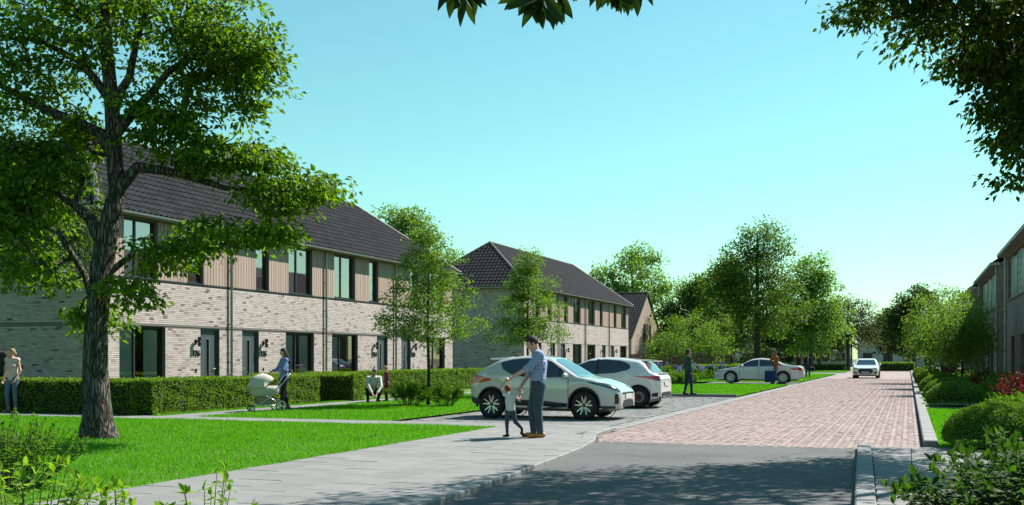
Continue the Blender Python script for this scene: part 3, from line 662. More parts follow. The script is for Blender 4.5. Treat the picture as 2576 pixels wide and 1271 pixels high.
# the shaded houses on the right
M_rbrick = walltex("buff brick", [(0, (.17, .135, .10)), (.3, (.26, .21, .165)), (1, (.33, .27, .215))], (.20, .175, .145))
M_panel = mat("facade panel", (.30, .36, .36), .6, var=.08, vs=2, isl=.06)
def right_block(y0, y1, label, wins, gwins):
    X = 3.9; h = thing("terraced_house", label, "house", (X, (y0 + y1) / 2, 0), group=None); before = set(bpy.data.objects); inv = Matrix.Translation((-X, -(y0 + y1) / 2, 0))
    holes = [(a, b, .3, 2.32) for a, b in gwins] + [(y0 + 1.1, y1 - 1.1, 3.85, 5.6)]
    w = MB(); wall_cells(w, y0, y1, 0, 5.8, holes, lambda m, a, b, z0, z1: m.box(X, X + .3, a, b, z0, z1))
    w.box(X + .3, X + 9, y0, y0 + .3, 0, 5.8).box(X + .3, X + 9, y1 - .3, y1, 0, 5.8).box(X + 8.7, X + 9, y0 + .3, y1 - .3, 0, 5.8)
    for yy in (y0, y1 - .3): w.add([(X + .02, yy, 5.8), (X + 8.98, yy, 5.8), (X + 4.5, yy, 8.9), (X + .02, yy + .3, 5.8), (X + 8.98, yy + .3, 5.8), (X + 4.5, yy + .3, 8.9)], [(0, 1, 2), (3, 5, 4), (0, 2, 5, 3), (1, 4, 5, 2)])
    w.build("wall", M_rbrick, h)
    pa_ = MB().box(X + .14, X + .2, y0 + 1.1, y1 - 1.1, 3.85, 5.6).build("panelling", M_dark, h)
    rows = 6; ph = 1.75 / rows
    for r0, r1 in free_runs(y0 + 1.1, y1 - 1.1, wins):
        for k in range(rows): MB().box(X + .10, X + .138, r0 + .01, r1 - .01, 3.85 + k * ph + .008, 3.85 + (k + 1) * ph - .008).build("panel", M_panel, pa_)
    MB().box(X - .05, X + .14, y0 + 1.0, y1 - 1.0, 3.79, 3.85).build("window_ledge", M_dark, h)
    for a, b in wins:
        o = MB().box(X + .09, X + .138, a, b, 3.87, 5.5).build("window", M_black, h)
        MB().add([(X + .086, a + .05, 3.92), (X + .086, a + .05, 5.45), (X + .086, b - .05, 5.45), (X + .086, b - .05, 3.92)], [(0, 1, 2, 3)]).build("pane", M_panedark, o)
    for a, b in gwins:
        o = MB().box(X + .16, X + .22, a, b, .3, 2.32).build("window", M_black, h)
        MB().add([(X + .155, a + .06, .36), (X + .155, a + .06, 2.26), (X + .155, b - .06, 2.26), (X + .155, b - .06, .36)], [(0, 1, 2, 3)]).build("pane", M_panedark, o)
    for y in (y0 + .3, y1 - .5): MB().tube([(X - .07, y, 5.7), (X - .07, y, .1)], .045, 8).build("downspout", M_zinc, h)
    MB().box(X - .35, X + .05, y0 - .15, y1 + .15, 5.72, 5.86).build("gutter", mat("painted fascia", (.4, .38, .33)), h)
    MB().add([(X - .3, y0 - .12, 5.86), (X - .3, y1 + .12, 5.86), (X + 4.5, y1 + .12, 9.1), (X + 4.5, y0 - .12, 9.1), (X + 9.3, y0 - .12, 5.86), (X + 9.3, y1 + .12, 5.86)], [(0, 1, 2, 3), (3, 2, 5, 4)]).build("roof", M_tile, h)
    for o in set(bpy.data.objects) - before:
        if o.parent == h: o.matrix_parent_inverse = inv
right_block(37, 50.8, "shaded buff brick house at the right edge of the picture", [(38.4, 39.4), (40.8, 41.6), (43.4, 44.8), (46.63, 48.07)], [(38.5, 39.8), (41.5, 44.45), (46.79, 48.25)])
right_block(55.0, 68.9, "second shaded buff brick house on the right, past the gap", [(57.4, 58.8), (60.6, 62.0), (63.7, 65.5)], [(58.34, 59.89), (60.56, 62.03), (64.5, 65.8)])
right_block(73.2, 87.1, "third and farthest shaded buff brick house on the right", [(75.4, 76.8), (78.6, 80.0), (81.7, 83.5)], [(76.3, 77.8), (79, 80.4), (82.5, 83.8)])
# low pale buildings at the far end
M_pale = mat("pale render", (.62, .60, .56), .8, var=.08)
M_pale2 = mat("grey render", (.42, .42, .42), .8, var=.08)
def far_block(x0, x1, y, z1, m, label, n, seed):
    h = thing("low_building", label, "building", ((x0 + x1) / 2, y, 0)); rnd = random.Random(seed)
    cx = (x0 + x1) / 2; hw = (x1 - x0) / 2
    MB().box(-hw, hw, 0, 8, -.1, z1).build("wall", m, h)
    MB().box(-hw - .2, hw + .2, -.25, 8.2, z1, z1 + .3).build("roof", M_pale2, h)
    for k in range(n):
        x = -hw + (k + .5) * 2 * hw / n; w2 = hw / n * .45; dr = rnd.random() < .3
        o = MB().box(x - w2, x + w2, -.06, -.002, .15 if dr else .9, 2.3).build("door" if dr else "window", M_dark, h)
        if not dr: MB().add([(x - w2 + .08, -.065, 1.0), (x + w2 - .08, -.065, 1.0), (x + w2 - .08, -.065, 2.2), (x - w2 + .08, -.065, 2.2)], [(0, 1, 2, 3)]).build("pane", M_pane, o)
        MB().box(x + w2 * 1.6, x + w2 * 1.75, -.1, -.003, 0, z1 - .05).build("pilaster", M_white, h)
far_block(-66, -44, 186, 3.4, M_pale2, "far low grey building left of the road end, behind the tree trunks", 7, 1)
far_block(-43, -24, 190, 4.6, M_pale, "far low pale building behind the men by the saloon car", 6, 2)
far_block(-23, -9, 188, 3.8, M_pale2, "far low grey building straight behind the oncoming car", 5, 3)
far_block(-8, 8, 192, 5.2, M_pale, "far taller pale building at the end of the road on the right", 5, 4)
# ------------------------------------------------------------------ vegetation
CS, SN = math.cos(YAW), math.sin(YAW)
def wpt(px, py, Z):
    """point seen at (px,py) of a 2576 wide picture, Z metres away: used to read positions off the plan"""
    X = (px - 1288) / 2750 * Z; return Vector((X * CS - Z * SN, Z * CS + X * SN, 1.45 + (901 - py) / 2750 * Z))
def rot_r(v):      # (right, depth, up) -> world
    return np.stack([v[..., 0] * CS - v[..., 1] * SN, v[..., 0] * SN + v[..., 1] * CS, v[..., 2]], -1)
def unit(a): return a / np.maximum(np.linalg.norm(a, axis=-1, keepdims=True), 1e-9)
def leaf_quads(P, D, N, L, Wd, fold=.18, droop=0.0):
    """one folded diamond per leaf. P base, D direction, N normal; arrays"""
    D = unit(D); Sx = unit(np.cross(D, N)); N = np.cross(Sx, D); L = L[:, None]; Wd = Wd[:, None]
    mid = P + D * L * .45
    return np.stack([P, mid + Sx * Wd * .5 + N * Wd * fold, P + D * L - N * L * droop, mid - Sx * Wd * .5 + N * Wd * fold], 1)
def leaf_mesh(name, Q, m, parent=None):
    n = len(Q); return npmesh(name, Q.reshape(-1, 3), np.arange(n * 4).reshape(-1, 4), m, parent)
def barkmat(name, c0, c1, sc=7):
    m, n, l, p = _nodes(name)
    g = n.new("ShaderNodeNewGeometry"); mp = n.new("ShaderNodeMapping"); mp.inputs["Scale"].default_value = (1, 1, .16); l.new(g.outputs["Position"], mp.inputs[0])
    ad = n.new("ShaderNodeMixRGB"); ad.blend_type = 'ADD'; ad.inputs[0].default_value = .12
    nz = n.new("ShaderNodeTexNoise"); nz.inputs["Scale"].default_value = 9; l.new(mp.outputs[0], nz.inputs[0]); l.new(mp.outputs[0], ad.inputs[1]); l.new(nz.outputs["Color"], ad.inputs[2])
    v = n.new("ShaderNodeTexVoronoi"); v.feature = 'DISTANCE_TO_EDGE'; v.inputs["Scale"].default_value = sc * 3; l.new(ad.outputs[0], v.inputs[0])
    e = mathn(n, l, 'MINIMUM', mathn(n, l, 'MULTIPLY', v.outputs["Distance"], 4.5), 1)
    c = ramp(n, l, mathn(n, l, 'MULTIPLY', e, mathn(n, l, 'MULTIPLY_ADD', noise(n, l, 3, 5), .7, .6)), [(0, A(c0)), (.9, A(c1))])
    l.new(c, p.inputs["Base Color"]); p.inputs["Roughness"].default_value = .95; p.inputs["Specular IOR Level"].default_value = .1
    bumpn(n, l, p, mathn(n, l, 'ADD', e, mathn(n, l, 'MULTIPLY', noise(n, l, 40, 5), .4)), 1, .035); return m
M_bark = barkmat("oak bark", (.035, .030, .026), (.24, .215, .185))
M_bark2 = barkmat("young bark", (.05, .042, .034), (.17, .145, .115), 14)
M_leafA = leafmat("elm leaf", (.026, .075, .004), (.155, .27, .018), .48)
M_leafG = leafmat("shade-darkened elm leaf", (.010, .032, .003), (.055, .11, .010), .34)  # elm leaf colours darkened to hold the crown's backlit shade
M_leafB = leafmat("birch leaf", (.05, .11, .018), (.17, .29, .05), .44)
M_leafC = leafmat("haze-lightened far leaf", (.07, .155, .035), (.17, .30, .075), .45)  # leaf colour lightened in place of haze and brighter light on far crowns
M_leafD = leafmat("dark far leaf", (.018, .045, .010), (.055, .105, .022), .35)
M_leafE = leafmat("mid far leaf", (.035, .085, .012), (.11, .19, .030), .42)
M_leafF = leafmat("olive far leaf", (.030, .045, .022), (.075, .09, .045), .3)
def tree(name, label, base, trunk, lobes, leaf, per, clr, m, bark=M_bark, seed=1, group=None, flat=.5, tip=.006, expo=.47, nsides=7, droop=.25, outward=.8, lfvar=.35, trunk_n=18, limbs=()):
    """trunk: list of (right,depth,z,radius); lobes: (right,depth,z, rr,rd,rz, clusters) all relative to base, camera-aligned axes"""
    r = np.random.default_rng(seed)
    t = thing(name, label, "tree", base, YAW, group)
    T = np.array([p[:3] for p in trunk], float); TR = np.array([p[3] for p in trunk], float)
    # resample trunk
    pts = [T[0]]; rad = [TR[0]]
    for a, b, ra, rb in zip(T, T[1:], TR, TR[1:]):
        k = max(1, int(np.linalg.norm(b - a) / .25))
        for i in range(1, k + 1): pts.append(a + (b - a) * i / k); rad.append(ra + (rb - ra) * i / k)
    npt = len(pts); nodes = [np.array(p) for p in pts]; par = [-1] + list(range(npt - 1)); paths = []
    limb_ids = []
    for lb_ in limbs:
        Lp = np.array([q[:3] for q in lb_], float); k = int(np.argmin(np.linalg.norm(np.array(nodes[:npt]) - Lp[0], axis=1))); pth = [k]; rr_ = [lb_[0][3]]
        for (p0, p1, r0, r1) in zip(Lp, Lp[1:], [q[3] for q in lb_], [q[3] for q in lb_[1:]]):
            kk = max(1, int(np.linalg.norm(p1 - p0) / .35))
            for i in range(1, kk + 1):
                nodes.append(p0 + (p1 - p0) * i / kk + r.normal(size=3) * .025); par.append(pth[-1]); pth.append(len(nodes) - 1); rr_.append(r0 + (r1 - r0) * i / kk)
        limb_ids.append((pth, rr_))
    C = []
    for (a, b, z, ra, rb, rz, n) in lobes:
        d = unit(r.normal(size=(n, 3))); rr = r.uniform(0, 1, (n, 1)) ** (1 / 2.4); C.append(np.array([a, b, z]) + d * rr * np.array([ra, rb, rz]))
    C = np.concatenate(C)
    start = int(npt * .3)
    dist = np.array([np.min(np.linalg.norm(np.array(pts[start:]) - c, axis=1)) for c in C]); C = C[np.argsort(dist)]
    NA = np.array(nodes); valid = np.ones(len(NA), bool); valid[:start] = False; tips = []
    for c in C:
        dv = c - NA; cost = np.linalg.norm(dv, axis=1) + .55 * np.maximum(0, -dv[:, 2]) + np.where(valid, 0, 1e3)
        k = int(np.argmin(cost)); p = NA[k]; L = np.linalg.norm(c - p); n = 2 if L < .5 else (3 if L < 1.5 else 5)
        pth = [k]; off = r.normal(size=3) * L * .10; new = []
        for i in range(1, n + 1):
            f = i / n; q = p + (c - p) * f + (off + np.array([0, 0, .10 * L])) * math.sin(math.pi * f) ; new.append(q)
        idx0 = len(nodes)
        for i, q in enumerate(new): nodes.append(q); par.append(k if i == 0 else idx0 + i - 1); pth.append(idx0 + i)
        NA = np.concatenate([NA, np.array(new)]); valid = np.concatenate([valid, np.ones(n, bool)]); paths.append(pth); tips.append(len(nodes) - 1)
    cnt = np.zeros(len(nodes))
    for q in tips: cnt[q] += 1
    for i in range(len(nodes) - 1, -1, -1):
        if par[i] >= 0: cnt[par[i]] += cnt[i]
    R_ = tip * np.maximum(cnt, 1) ** expo
    for i in range(npt): R_[i] = rad[i]
    for pth, rr_ in limb_ids:
        for q, v_ in zip(pth[1:], rr_[1:]): R_[q] = v_
    tb = MB(); n = trunk_n; ph = r.uniform(0, 6.28, 4)
    # trunk with fluted, uneven section
    pv = [Vector(p) for p in pts]; rings = []
    for i, p in enumerate(pv):
        z = p.z; ring = []
        flare = max(0, 1 - z / .8)
        for k in range(n):
            a = 2 * math.pi * k / n
            q = rad[i] * (1 + .06 * math.sin(3 * a + ph[0] + z * .7) + .05 * math.sin(5 * a + ph[1] - z * .9) + .03 * math.sin(9 * a + ph[3] + z * 2.1) + .22 * flare ** 2 * (1 + .5 * math.sin(5 * a + ph[2])))
            ring.append(p + Vector((math.cos(a) * q, math.sin(a) * q, 0)))
        rings.append(ring)
    vv = [q for rg in rings for q in rg]; ff = [(i * n + k, i * n + (k + 1) % n, (i + 1) * n + (k + 1) % n, (i + 1) * n + k) for i in range(npt - 1) for k in range(n)]
    tb.add(vv, ff); bb = tb
    for pth, rr_ in limb_ids: bb.tube([nodes[q] for q in pth], rr_, 10, cap=False)
    for pth in paths:
        rr = [min(R_[q], R_[pth[1]] * 1.25 if j == 0 else 9) for j, q in enumerate(pth)]
        bb.tube([nodes[q] for q in pth], rr, nsides if rr[0] > .03 else 4, cap=False)
    bb.build("trunk", bark, t, smooth=True)
    # leaves
    nC = len(C); P = np.repeat(C, per, 0); g = np.clip(r.normal(size=P.shape), -1.7, 1.7); g[:, 2] *= flat
    cs = np.repeat(r.uniform(.6, 1.35, (nC, 1)), per, 0); off = g * clr * cs; P = P + off; P[:, 2] -= .25 * np.linalg.norm(off[:, :2], axis=1) * 1
    cen = C.mean(0); D = unit(off) * outward + r.normal(size=P.shape) * .45 + unit(P - cen) * .25; D[:, 2] -= droop
    N = r.normal(size=P.shape) * .55 + np.array([0, 0, 1.0]); sz = 1 + r.uniform(-lfvar, lfvar, len(P))
    Q = leaf_quads(P, D, N, leaf[0] * sz, leaf[1] * sz, .16, .1)
    leaf_mesh("crown", Q, m, t)
    return t
def off(base, px, py, Z):   # lobe centre relative to base in (right, depth, up)
    w = wpt(px, py, Z) - Vector(base); return (w.x * CS + w.y * SN, -w.x * SN + w.y * CS, w.z)
# --- the big tree on the lawn
B0 = (-13.09, 15.26, .045); K = 146.3
def bl(px, py, rx, ry, n, dd=0, rd=None):
    return ((px - 250) / K, dd, 1.45 + (901 - py) / K, rx / K, (rd if rd else max(1.0, rx / K * 1.0)), ry / K, n)
trunk0 = [(0, 0, -.1, .28), (-.02, 0, .35, .235), (-.06, .0, 1.2, .205), (-.05, 0, 2.0, .19), (.04, 0, 3.0, .18), (.15, 0, 3.6, .17), (.30, .02, 4.3, .15), (.24, .05, 4.9, .135), (.20, .05, 5.8, .125), (.10, .05, 7.0, .10), (.12, .05, 8.5, .07), (.2, 0, 10, .04)]
bp_ = lambda px, py, rd: ((px - 250) / K, random.uniform(-.3, .3) if rd < .06 else 0, 1.45 + (901 - py) / K, rd)
lob0 = [bl(400, 60, 270, 120, 85), bl(560, 130, 150, 100, 60), bl(250, -120, 380, 160, 95), bl(120, 60, 190, 120, 50), bl(60, 200, 170, 90, 40, .5), bl(430, 300, 120, 100, 55),
        bl(540, 400, 110, 40, 26), bl(660, 400, 75, 45, 26), bl(610, 290, 30, 45, 7), bl(700, 490, 110, 45, 36), bl(800, 465, 65, 30, 16), bl(560, 595, 170, 40, 32), bl(430, 635, 90, 45, 18), bl(690, 590, 75, 30, 16),
        bl(350, 730, 50, 45, 12, -.4), bl(90, 420, 150, 100, 70), bl(150, 320, 90, 50, 26, .6), bl(30, 560, 130, 100, 46), bl(80, 690, 90, 50, 14), bl(210, 790, 50, 50, 12, .8), bl(-250, 300, 220, 260, 60), bl(640, 190, 70, 80, 22)]
tree("large_tree", "tall broad leafy tree with thick fissured trunk standing on the front lawn", B0, trunk0, lob0, (.110, .066), 48, .185, M_leafA, M_bark, 11, flat=.36, tip=.0075, expo=.46, droop=.45,
     limbs=[[bp_(262, 610, .13), bp_(225, 560, .10), bp_(190, 520, .07), bp_(110, 480, .04), bp_(30, 470, .02)], [bp_(285, 395, .12), bp_(250, 340, .10), bp_(120, 280, .075), bp_(0, 215, .05), bp_(-120, 170, .03)], [bp_(300, 480, .13), bp_(345, 425, .10), bp_(440, 440, .065), bp_(560, 475, .045), bp_(680, 490, .03), bp_(780, 480, .018)],
            [bp_(275, 700, .07), bp_(330, 640, .05), bp_(430, 625, .035), bp_(560, 630, .02)], [bp_(240, 800, .07), bp_(205, 700, .055), bp_(150, 600, .04), bp_(90, 560, .025)], [bp_(295, 330, .10), bp_(380, 240, .07), bp_(480, 150, .05), bp_(600, 100, .03)], [bp_(280, 250, .08), bp_(200, 160, .06), bp_(100, 110, .04), bp_(20, 90, .025)], [bp_(285, 300, .09), bp_(335, 150, .06), bp_(370, 0, .04), bp_(400, -140, .03)]])
# --- the tree whose crown hangs in from the top right
B1 = (6.9, 17.2, .05)
def rl(px, py, rx, ry, n, Z=18, rd=1.6):
    Z -= 1.6
    a, b, z = off(B1, px, py, Z); k = 2750 / Z; return (a, b, z, rx / k, rd, ry / k, n)
tree("shade_tree", "tree reaching into the picture at the top right corner, trunk out of view", B1,
     [(0, 0, -.1, .3), (0, 0, 1.5, .25), (-.1, -.1, 3.5, .21), (-.2, -.2, 6, .15), (-.3, -.2, 8.5, .09), (-.3, -.2, 10.5, .04)],
     [rl(2215, -12, 85, 30, 24), rl(2370, 30, 110, 50, 34), rl(2310, -150, 220, 90, 60, 17), rl(2500, 110, 80, 65, 46), rl(2575, 200, 70, 85, 56), rl(2615, 310, 55, 70, 40), rl(2630, 410, 30, 30, 8), rl(2680, 100, 200, 260, 110, 18, 2.5), rl(2900, 100, 250, 280, 70, 19, 3), rl(2560, -150, 260, 150, 80, 16, 2.5), rl(2250, -260, 260, 130, 70, 15, 2.2), rl(2000, -330, 160, 90, 34, 14, 1.6)],
     (.115, .066), 46, .20, M_leafG, M_bark, 21, flat=.38, tip=.0075, expo=.48, droop=.5)
tree("shade_tree", "second right-hand tree out of view that shades the near asphalt", (6.8, 10.6, .06),
     [(0, 0, -.1, .26), (0, 0, 2, .22), (-.1, 0, 4.2, .17), (-.2, -.1, 8, .08)],
     [(-.5, 0, 7.6, 2.6, 2.6, 1.5, 80), (-3.2, 1.0, 7.9, 1.6, 1.6, .9, 34), (1.5, 0, 7.5, 2.6, 2.4, 1.8, 60)], (.13, .075), 40, .28, M_leafA, M_bark, 22, flat=.45)
tree("side_shading_tree", "dark dense tree at the left edge, added to keep sky light off the house end wall", (-22.6, 19.6, .05),  # added to block sky light from the end wall and fill dark foliage
     [(0, 0, -.1, .2), (0, 0, 1.5, .16), (.1, 0, 3.5, .12), (.1, 0, 7.5, .04)],
     [(.3, 0, 5.4, 3.0, 2.2, 2.0, 110), (2.6, .3, 4.6, 2.2, 1.6, 1.5, 90), (2.2, .2, 6.6, 2.0, 1.6, 1.2, 60), (0, 0, 8.0, 2.2, 2.0, 1.4, 60), (-2.5, 0, 5.5, 2.0, 2.0, 1.8, 40)], (.13, .08), 46, .28, M_leafD, M_bark, 23, flat=.45, droop=.5)
# --- young street trees
def young(base, seed, label, h=5.3, w=1.6, n=200, lf=(.068, .048), per=78, m=M_leafB, group="young trees along the bays", z0=1.7):
    s = h / 5.3; rl_ = []
    tree("young_tree", label, base, [(0, 0, -.1, .055 * s), (.02, 0, 1.0, .045 * s), (-.02, .02, 2.4 * s, .036 * s), (.03, 0, 4.0 * s, .02 * s), (.02, 0, 5.1 * s, .007)],
         [(0, 0, z0 + .7 * s, w * 1.0, w * 1.0, .55 * s, int(n * .34)), (0, 0, z0 + 1.5 * s, w * .86, w * .86, .7 * s, int(n * .30)), (.03, 0, z0 + 2.4 * s, w * .6, w * .6, .65 * s, int(n * .22)), (.02, 0, z0 + 3.1 * s, w * .32, w * .32, .55 * s, int(n * .14))],
         lf, per, .15, m, M_bark2, seed, group, flat=.6, tip=.0035, expo=.42, nsides=5, droop=.2, trunk_n=10)
young((-13.28, 29.39, .045), 31, "young tree with airy crown over a round fern bush, between hedge and parked cars", 5.45)
young((-13.1, 37.8, .045), 32, "young tree directly behind the man and the near parked car", 5.35, 1.6)
# multi-stem trees in the planting by the hydrangeas and on the right verge
def multistem(base, seed, label, h, w, n, group, lf=(.11, .08), per=60, m=M_leafB):
    tree("garden_tree", label, base, [(0, 0, -.1, .06), (.0, 0, .5, .05), (.05, 0, h * .45, .035), (.05, 0, h * .85, .015)],
         [(0, 0, h * .62, w, w, h * .30, int(n * .5)), (-.5 * w, 0, h * .42, w * .6, w * .6, h * .22, int(n * .25)), (.5 * w, 0, h * .45, w * .6, w * .6, h * .22, int(n * .25))],
         lf, per, .26, m, M_bark2, seed, group, flat=.7, tip=.005, expo=.42, nsides=4, droop=.15, trunk_n=8)
multistem((-13.6, 72.5, .04), 41, "bushy small tree above the hydrangeas behind the green-sweater woman", 5.2, 2.7, 130, "small garden trees")
multistem((1.95, 46, .06), 42, "nearest airy tree on the right verge, before the brick houses", 4.3, 1.25, 140, "trees on the right verge", (.085, .06), 60)
multistem((1.95, 56, .06), 43, "middle airy tree of the three on the right verge", 5.2, 1.6, 170, "trees on the right verge", (.095, .07), 60)
multistem((1.8, 67, .06), 44, "farthest airy tree of the three on the right verge", 5.8, 2.0, 170, "trees on the right verge", (.11, .08), 60)
multistem((-18.6, 92, .04), 45, "small pale tree at the far end of the second house row", 4.5, 1.1, 40, "small garden trees", (.13, .09), 50)
# --- larger trees behind
def bigtree(px, Z, top, half, low, seed, label, m, n=170, per=70, lf=.26, bark=M_bark, tr=.3, dx=0, spread=.95, clr=.55, fork=None, group="trees in the background", opn=1.0):
    b = wpt(px, 901, Z); base = (b.x, b.y, -.05); k = 2750 / Z; H = 1.45 + (901 - top) / k; w = half / k; lz = 1.45 + (901 - low) / k; hh = H - lz
    tree("leafy_tree", label, base, [(0, 0, -.1, tr), (.03, 0, 1.2, tr * .8), (0, 0, lz + hh * .15, tr * .62), (dx * .5, 0, lz + hh * .5, tr * .4), (dx, 0, H - hh * .1, tr * .1)],
         [(dx * .5, 0, lz + hh * .30, w, w * .9, hh * .30, int(n * .36)), (dx * .7, 0, lz + hh * .55, w * .85, w * .8, hh * .30, int(n * .34)), (dx + w * .1, 0, lz + hh * .8, w * .5, w * .5, hh * .2, int(n * .18)), (-w * .55, 0, lz + hh * .55, w * .35, w * .4, hh * .18, int(n * .12))],
         (lf, lf * .66), per, clr, m, bark, seed, group, flat=.55, tip=.011, expo=.5, nsides=5, droop=.25, lfvar=.3, trunk_n=12)
bigtree(1905, 80, 548, 135, 868, 51, "tallest round-crowned tree behind the silver saloon car", M_leafE, 300, 60, .19, tr=.34, clr=.42, group="trees in the background")
bigtree(1590, 128, 607, 125, 830, 52, "pale green tree rising behind the gable house", M_leafC, 170, 70, .3)
bigtree(1745, 116, 690, 95, 900, 53, "mid green tree right of the gable house", M_leafE, 170, 80, .28)
bigtree(1815, 122, 640, 100, 860, 54, "tree with dark crown just left of the tallest tree", M_leafE, 150, 80, .3)
bigtree(2040, 118, 640, 100, 900, 55, "pale green tree just right of the tallest tree", M_leafC, 170, 80, .3)
bigtree(1690, 98, 835, 48, 925, 56, "dark low tree beside the gable house", M_leafD, 70, 80, .24, tr=.12)
bigtree(2133, 126, 742, 95, 880, 57, "sparse olive tree with dark trunk left of the oncoming car", M_leafF, 150, 55, .22, tr=.28, clr=.5)
bigtree(2300, 136, 716, 85, 890, 58, "dark green tree at the end of the road behind the verge", M_leafD, 150, 85, .3)
bigtree(2235, 150, 770, 70, 890, 59, "dark tree in the gap beyond the oncoming car", M_leafD, 110, 85, .32)
bigtree(1985, 140, 760, 110, 910, 60, "dark tree mass behind the two walking men", M_leafD, 150, 85, .34)
bigtree(1010, 84, 497, 105, 760, 61, "pale green tree rising behind the end of the near house row", M_leafC, 170, 75, .22)
bigtree(2060, 160, 790, 90, 905, 63, "low dark tree far behind the pale tree", M_leafD, 100, 80, .34)
bigtree(1840, 150, 770, 130, 915, 64, "dark wide tree behind the tallest trunk", M_leafD, 140, 85, .34)
bigtree(2400, 150, 800, 70, 900, 65, "far dark tree beyond the right-hand houses", M_leafD, 90, 80, .34)
# --- the tree behind the viewer whose twigs hang in at the top
M_bigleaf = leafmat("hanging leaf", (.018, .04, .006), (.035, .07, .012), .35, .4, 2, (1.6, 1.6, .5))
def big_leaf_mesh():
    L, w = .16, .06; v = []; f = []
    pr = [(0, .0), (.12, .45), (.32, .92), (.5, 1.0), (.72, .72), (.88, .34), (1, 0)]
    for t, q in pr:
        z = -.18 * L * t * t; v += [(-w / 2 * q, t * L, z + .22 * w * q), (0, t * L, z), (w / 2 * q, t * L, z + .22 * w * q)]
    for i in range(len(pr) - 1): f += [(3 * i, 3 * i + 1, 3 * i + 4, 3 * i + 3), (3 * i + 1, 3 * i + 2, 3 * i + 5, 3 * i + 4)]
    me = bpy.data.meshes.new("leaf"); me.from_pydata(v, [], f); me.polygons.foreach_set("use_smooth", [True] * len(f)); me.materials.append(M_bigleaf); return me
def hanging():
    t = thing("overhanging_tree", "tree behind the viewer with large pointed leaves hanging in at the top centre", "tree", (-8.9, 1.2, .05)); o = Vector((-8.9, 1.2, .05))
    MB().tube([Vector((0, 0, -.1)), Vector((.05, 0, 1.2)), Vector((.1, .1, 3.2)), Vector((.0, .2, 5.5)), Vector((-.1, .2, 7.5))], [.2, .16, .14, .1, .04], 12).build("trunk", M_bark, t, smooth=True)
    hubs = [wpt(1150, -36, 5.0), wpt(1182, -22, 5.1), wpt(1365, -8, 4.9), wpt(1395, -16, 5.05), wpt(1335, -22, 5.0), wpt(1560, -52, 5.0), wpt(1530, -48, 5.1), wpt(1590, -54, 4.9), wpt(1262, -70, 5.0), wpt(1440, -58, 5.0)]
    b = MB(); st = Vector((.1, .1, 3.0)); mid = (wpt(900, -400, 4.6) - o); e = wpt(1700, -120, 5.1) - o; m2 = wpt(1250, -150, 5.0) - o
    b.tube([st, st.lerp(mid, .5) + Vector((0, 0, .4)), mid, m2, e], [.09, .06, .035, .018, .006], 7)
    for h in hubs:
        q = h - o; k = min((m2.lerp(e, s / 10) for s in range(11)), key=lambda p: (p - q).length); b.tube([k, k.lerp(q, .5) + Vector((0, 0, .02)), q], [.006, .004, .003], 5)
    bo = b.build("branch", M_bark2, t, smooth=True); lm = big_leaf_mesh(); rnd = random.Random(4)
    for i, h in enumerate(hubs):
        n = 9 if i < 8 else 5
        for k in range(n):
            a = -1.25 + 2.5 * (k + rnd.uniform(-.3, .3)) / (n - 1); fw = rnd.uniform(-.5, .5)
            # hang: direction mostly down, fanned in the view-facing plane
            d = Vector((CS * math.sin(a) - SN * fw, SN * math.sin(a) + CS * fw, -math.cos(a))).normalized()
            nrm = Vector((SN, -CS, .25)) + Vector((rnd.uniform(-.5, .5), rnd.uniform(-.5, .5), rnd.uniform(-.2, .4)))
            x = d.cross(nrm).normalized(); nn = x.cross(d); s = rnd.uniform(.6, 1.02)
            lf = link("leaf", lm, bo); lf.matrix_local = Matrix.Translation(h - o + d * .01) @ (Matrix((x, d, nn)).transposed().to_4x4()) @ Matrix.Scale(s, 4)
hanging()
# --- hedges and clipped shrubs
M_hleaf = leafmat("hedge leaf", (.05, .125, .010), (.20, .33, .03), .36)
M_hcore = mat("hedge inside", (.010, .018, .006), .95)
M_box = leafmat("boxwood leaf", (.045, .115, .012), (.17, .30, .03), .3)
def shell_leaves(P, N, r, L, Wd, spread=.8):
    n = len(P); D = N * .55 + r.normal(size=(n, 3)) * spread; NN = N + r.normal(size=(n, 3)) * .7; s = r.uniform(.65, 1.3, n)
    return leaf_quads(P, D, NN, L * s, Wd * s, .15, .1)
def hedge(label, x0, x1, y0, y1, z1, seed, dens=1000, L=.055, faces="xXyYz", z0=.03):
    r = np.random.default_rng(seed); cx, cy = (x0 + x1) / 2, (y0 + y1) / 2
    t = thing("hedge", label, "hedge", (cx, cy, z0)); a, b, h = (x1 - x0) / 2, (y1 - y0) / 2, z1 - z0
    MB().box(-a + .07, a - .07, -b + .07, b - .07, 0, h - .07).build("core", M_hcore, t)
    Q = []
    for fc, (na, nb, A, N) in {'z': (a, b, 'z', (0, 0, 1)), 'X': (b, h / 2, 'X', (1, 0, 0)), 'x': (b, h / 2, 'x', (-1, 0, 0)), 'y': (a, h / 2, 'y', (0, -1, 0)), 'Y': (a, h / 2, 'Y', (0, 1, 0))}.items():
        if fc not in faces: continue
        n = int(4 * na * nb * dens); s, q = r.uniform(-na, na, n), r.uniform(-nb, nb, n); dj = -np.abs(r.normal(0, .03, n)) - .02 + .03 * np.sin(s * 6 + q * 5) * np.sin(q * 9 - s * 3)
        if fc == 'z': P = np.stack([s, q, h + dj], 1)
        elif fc in 'xX': P = np.stack([np.full(n, a * N[0]) + dj * N[0], s, q + h / 2], 1)
        else: P = np.stack([s, np.full(n, b * N[1]) + dj * N[1], q + h / 2], 1)
        Q.append(shell_leaves(P, np.repeat(np.array([N], float), n, 0), r, L, L * .62))
    leaf_mesh("foliage", np.concatenate(Q), M_hleaf, t); return t
hedge("clipped hedge across the side of the near house behind the big trunk", -26, -17.9, 22.05, 22.85, .93, 71, 1000, .055, "Xyz")
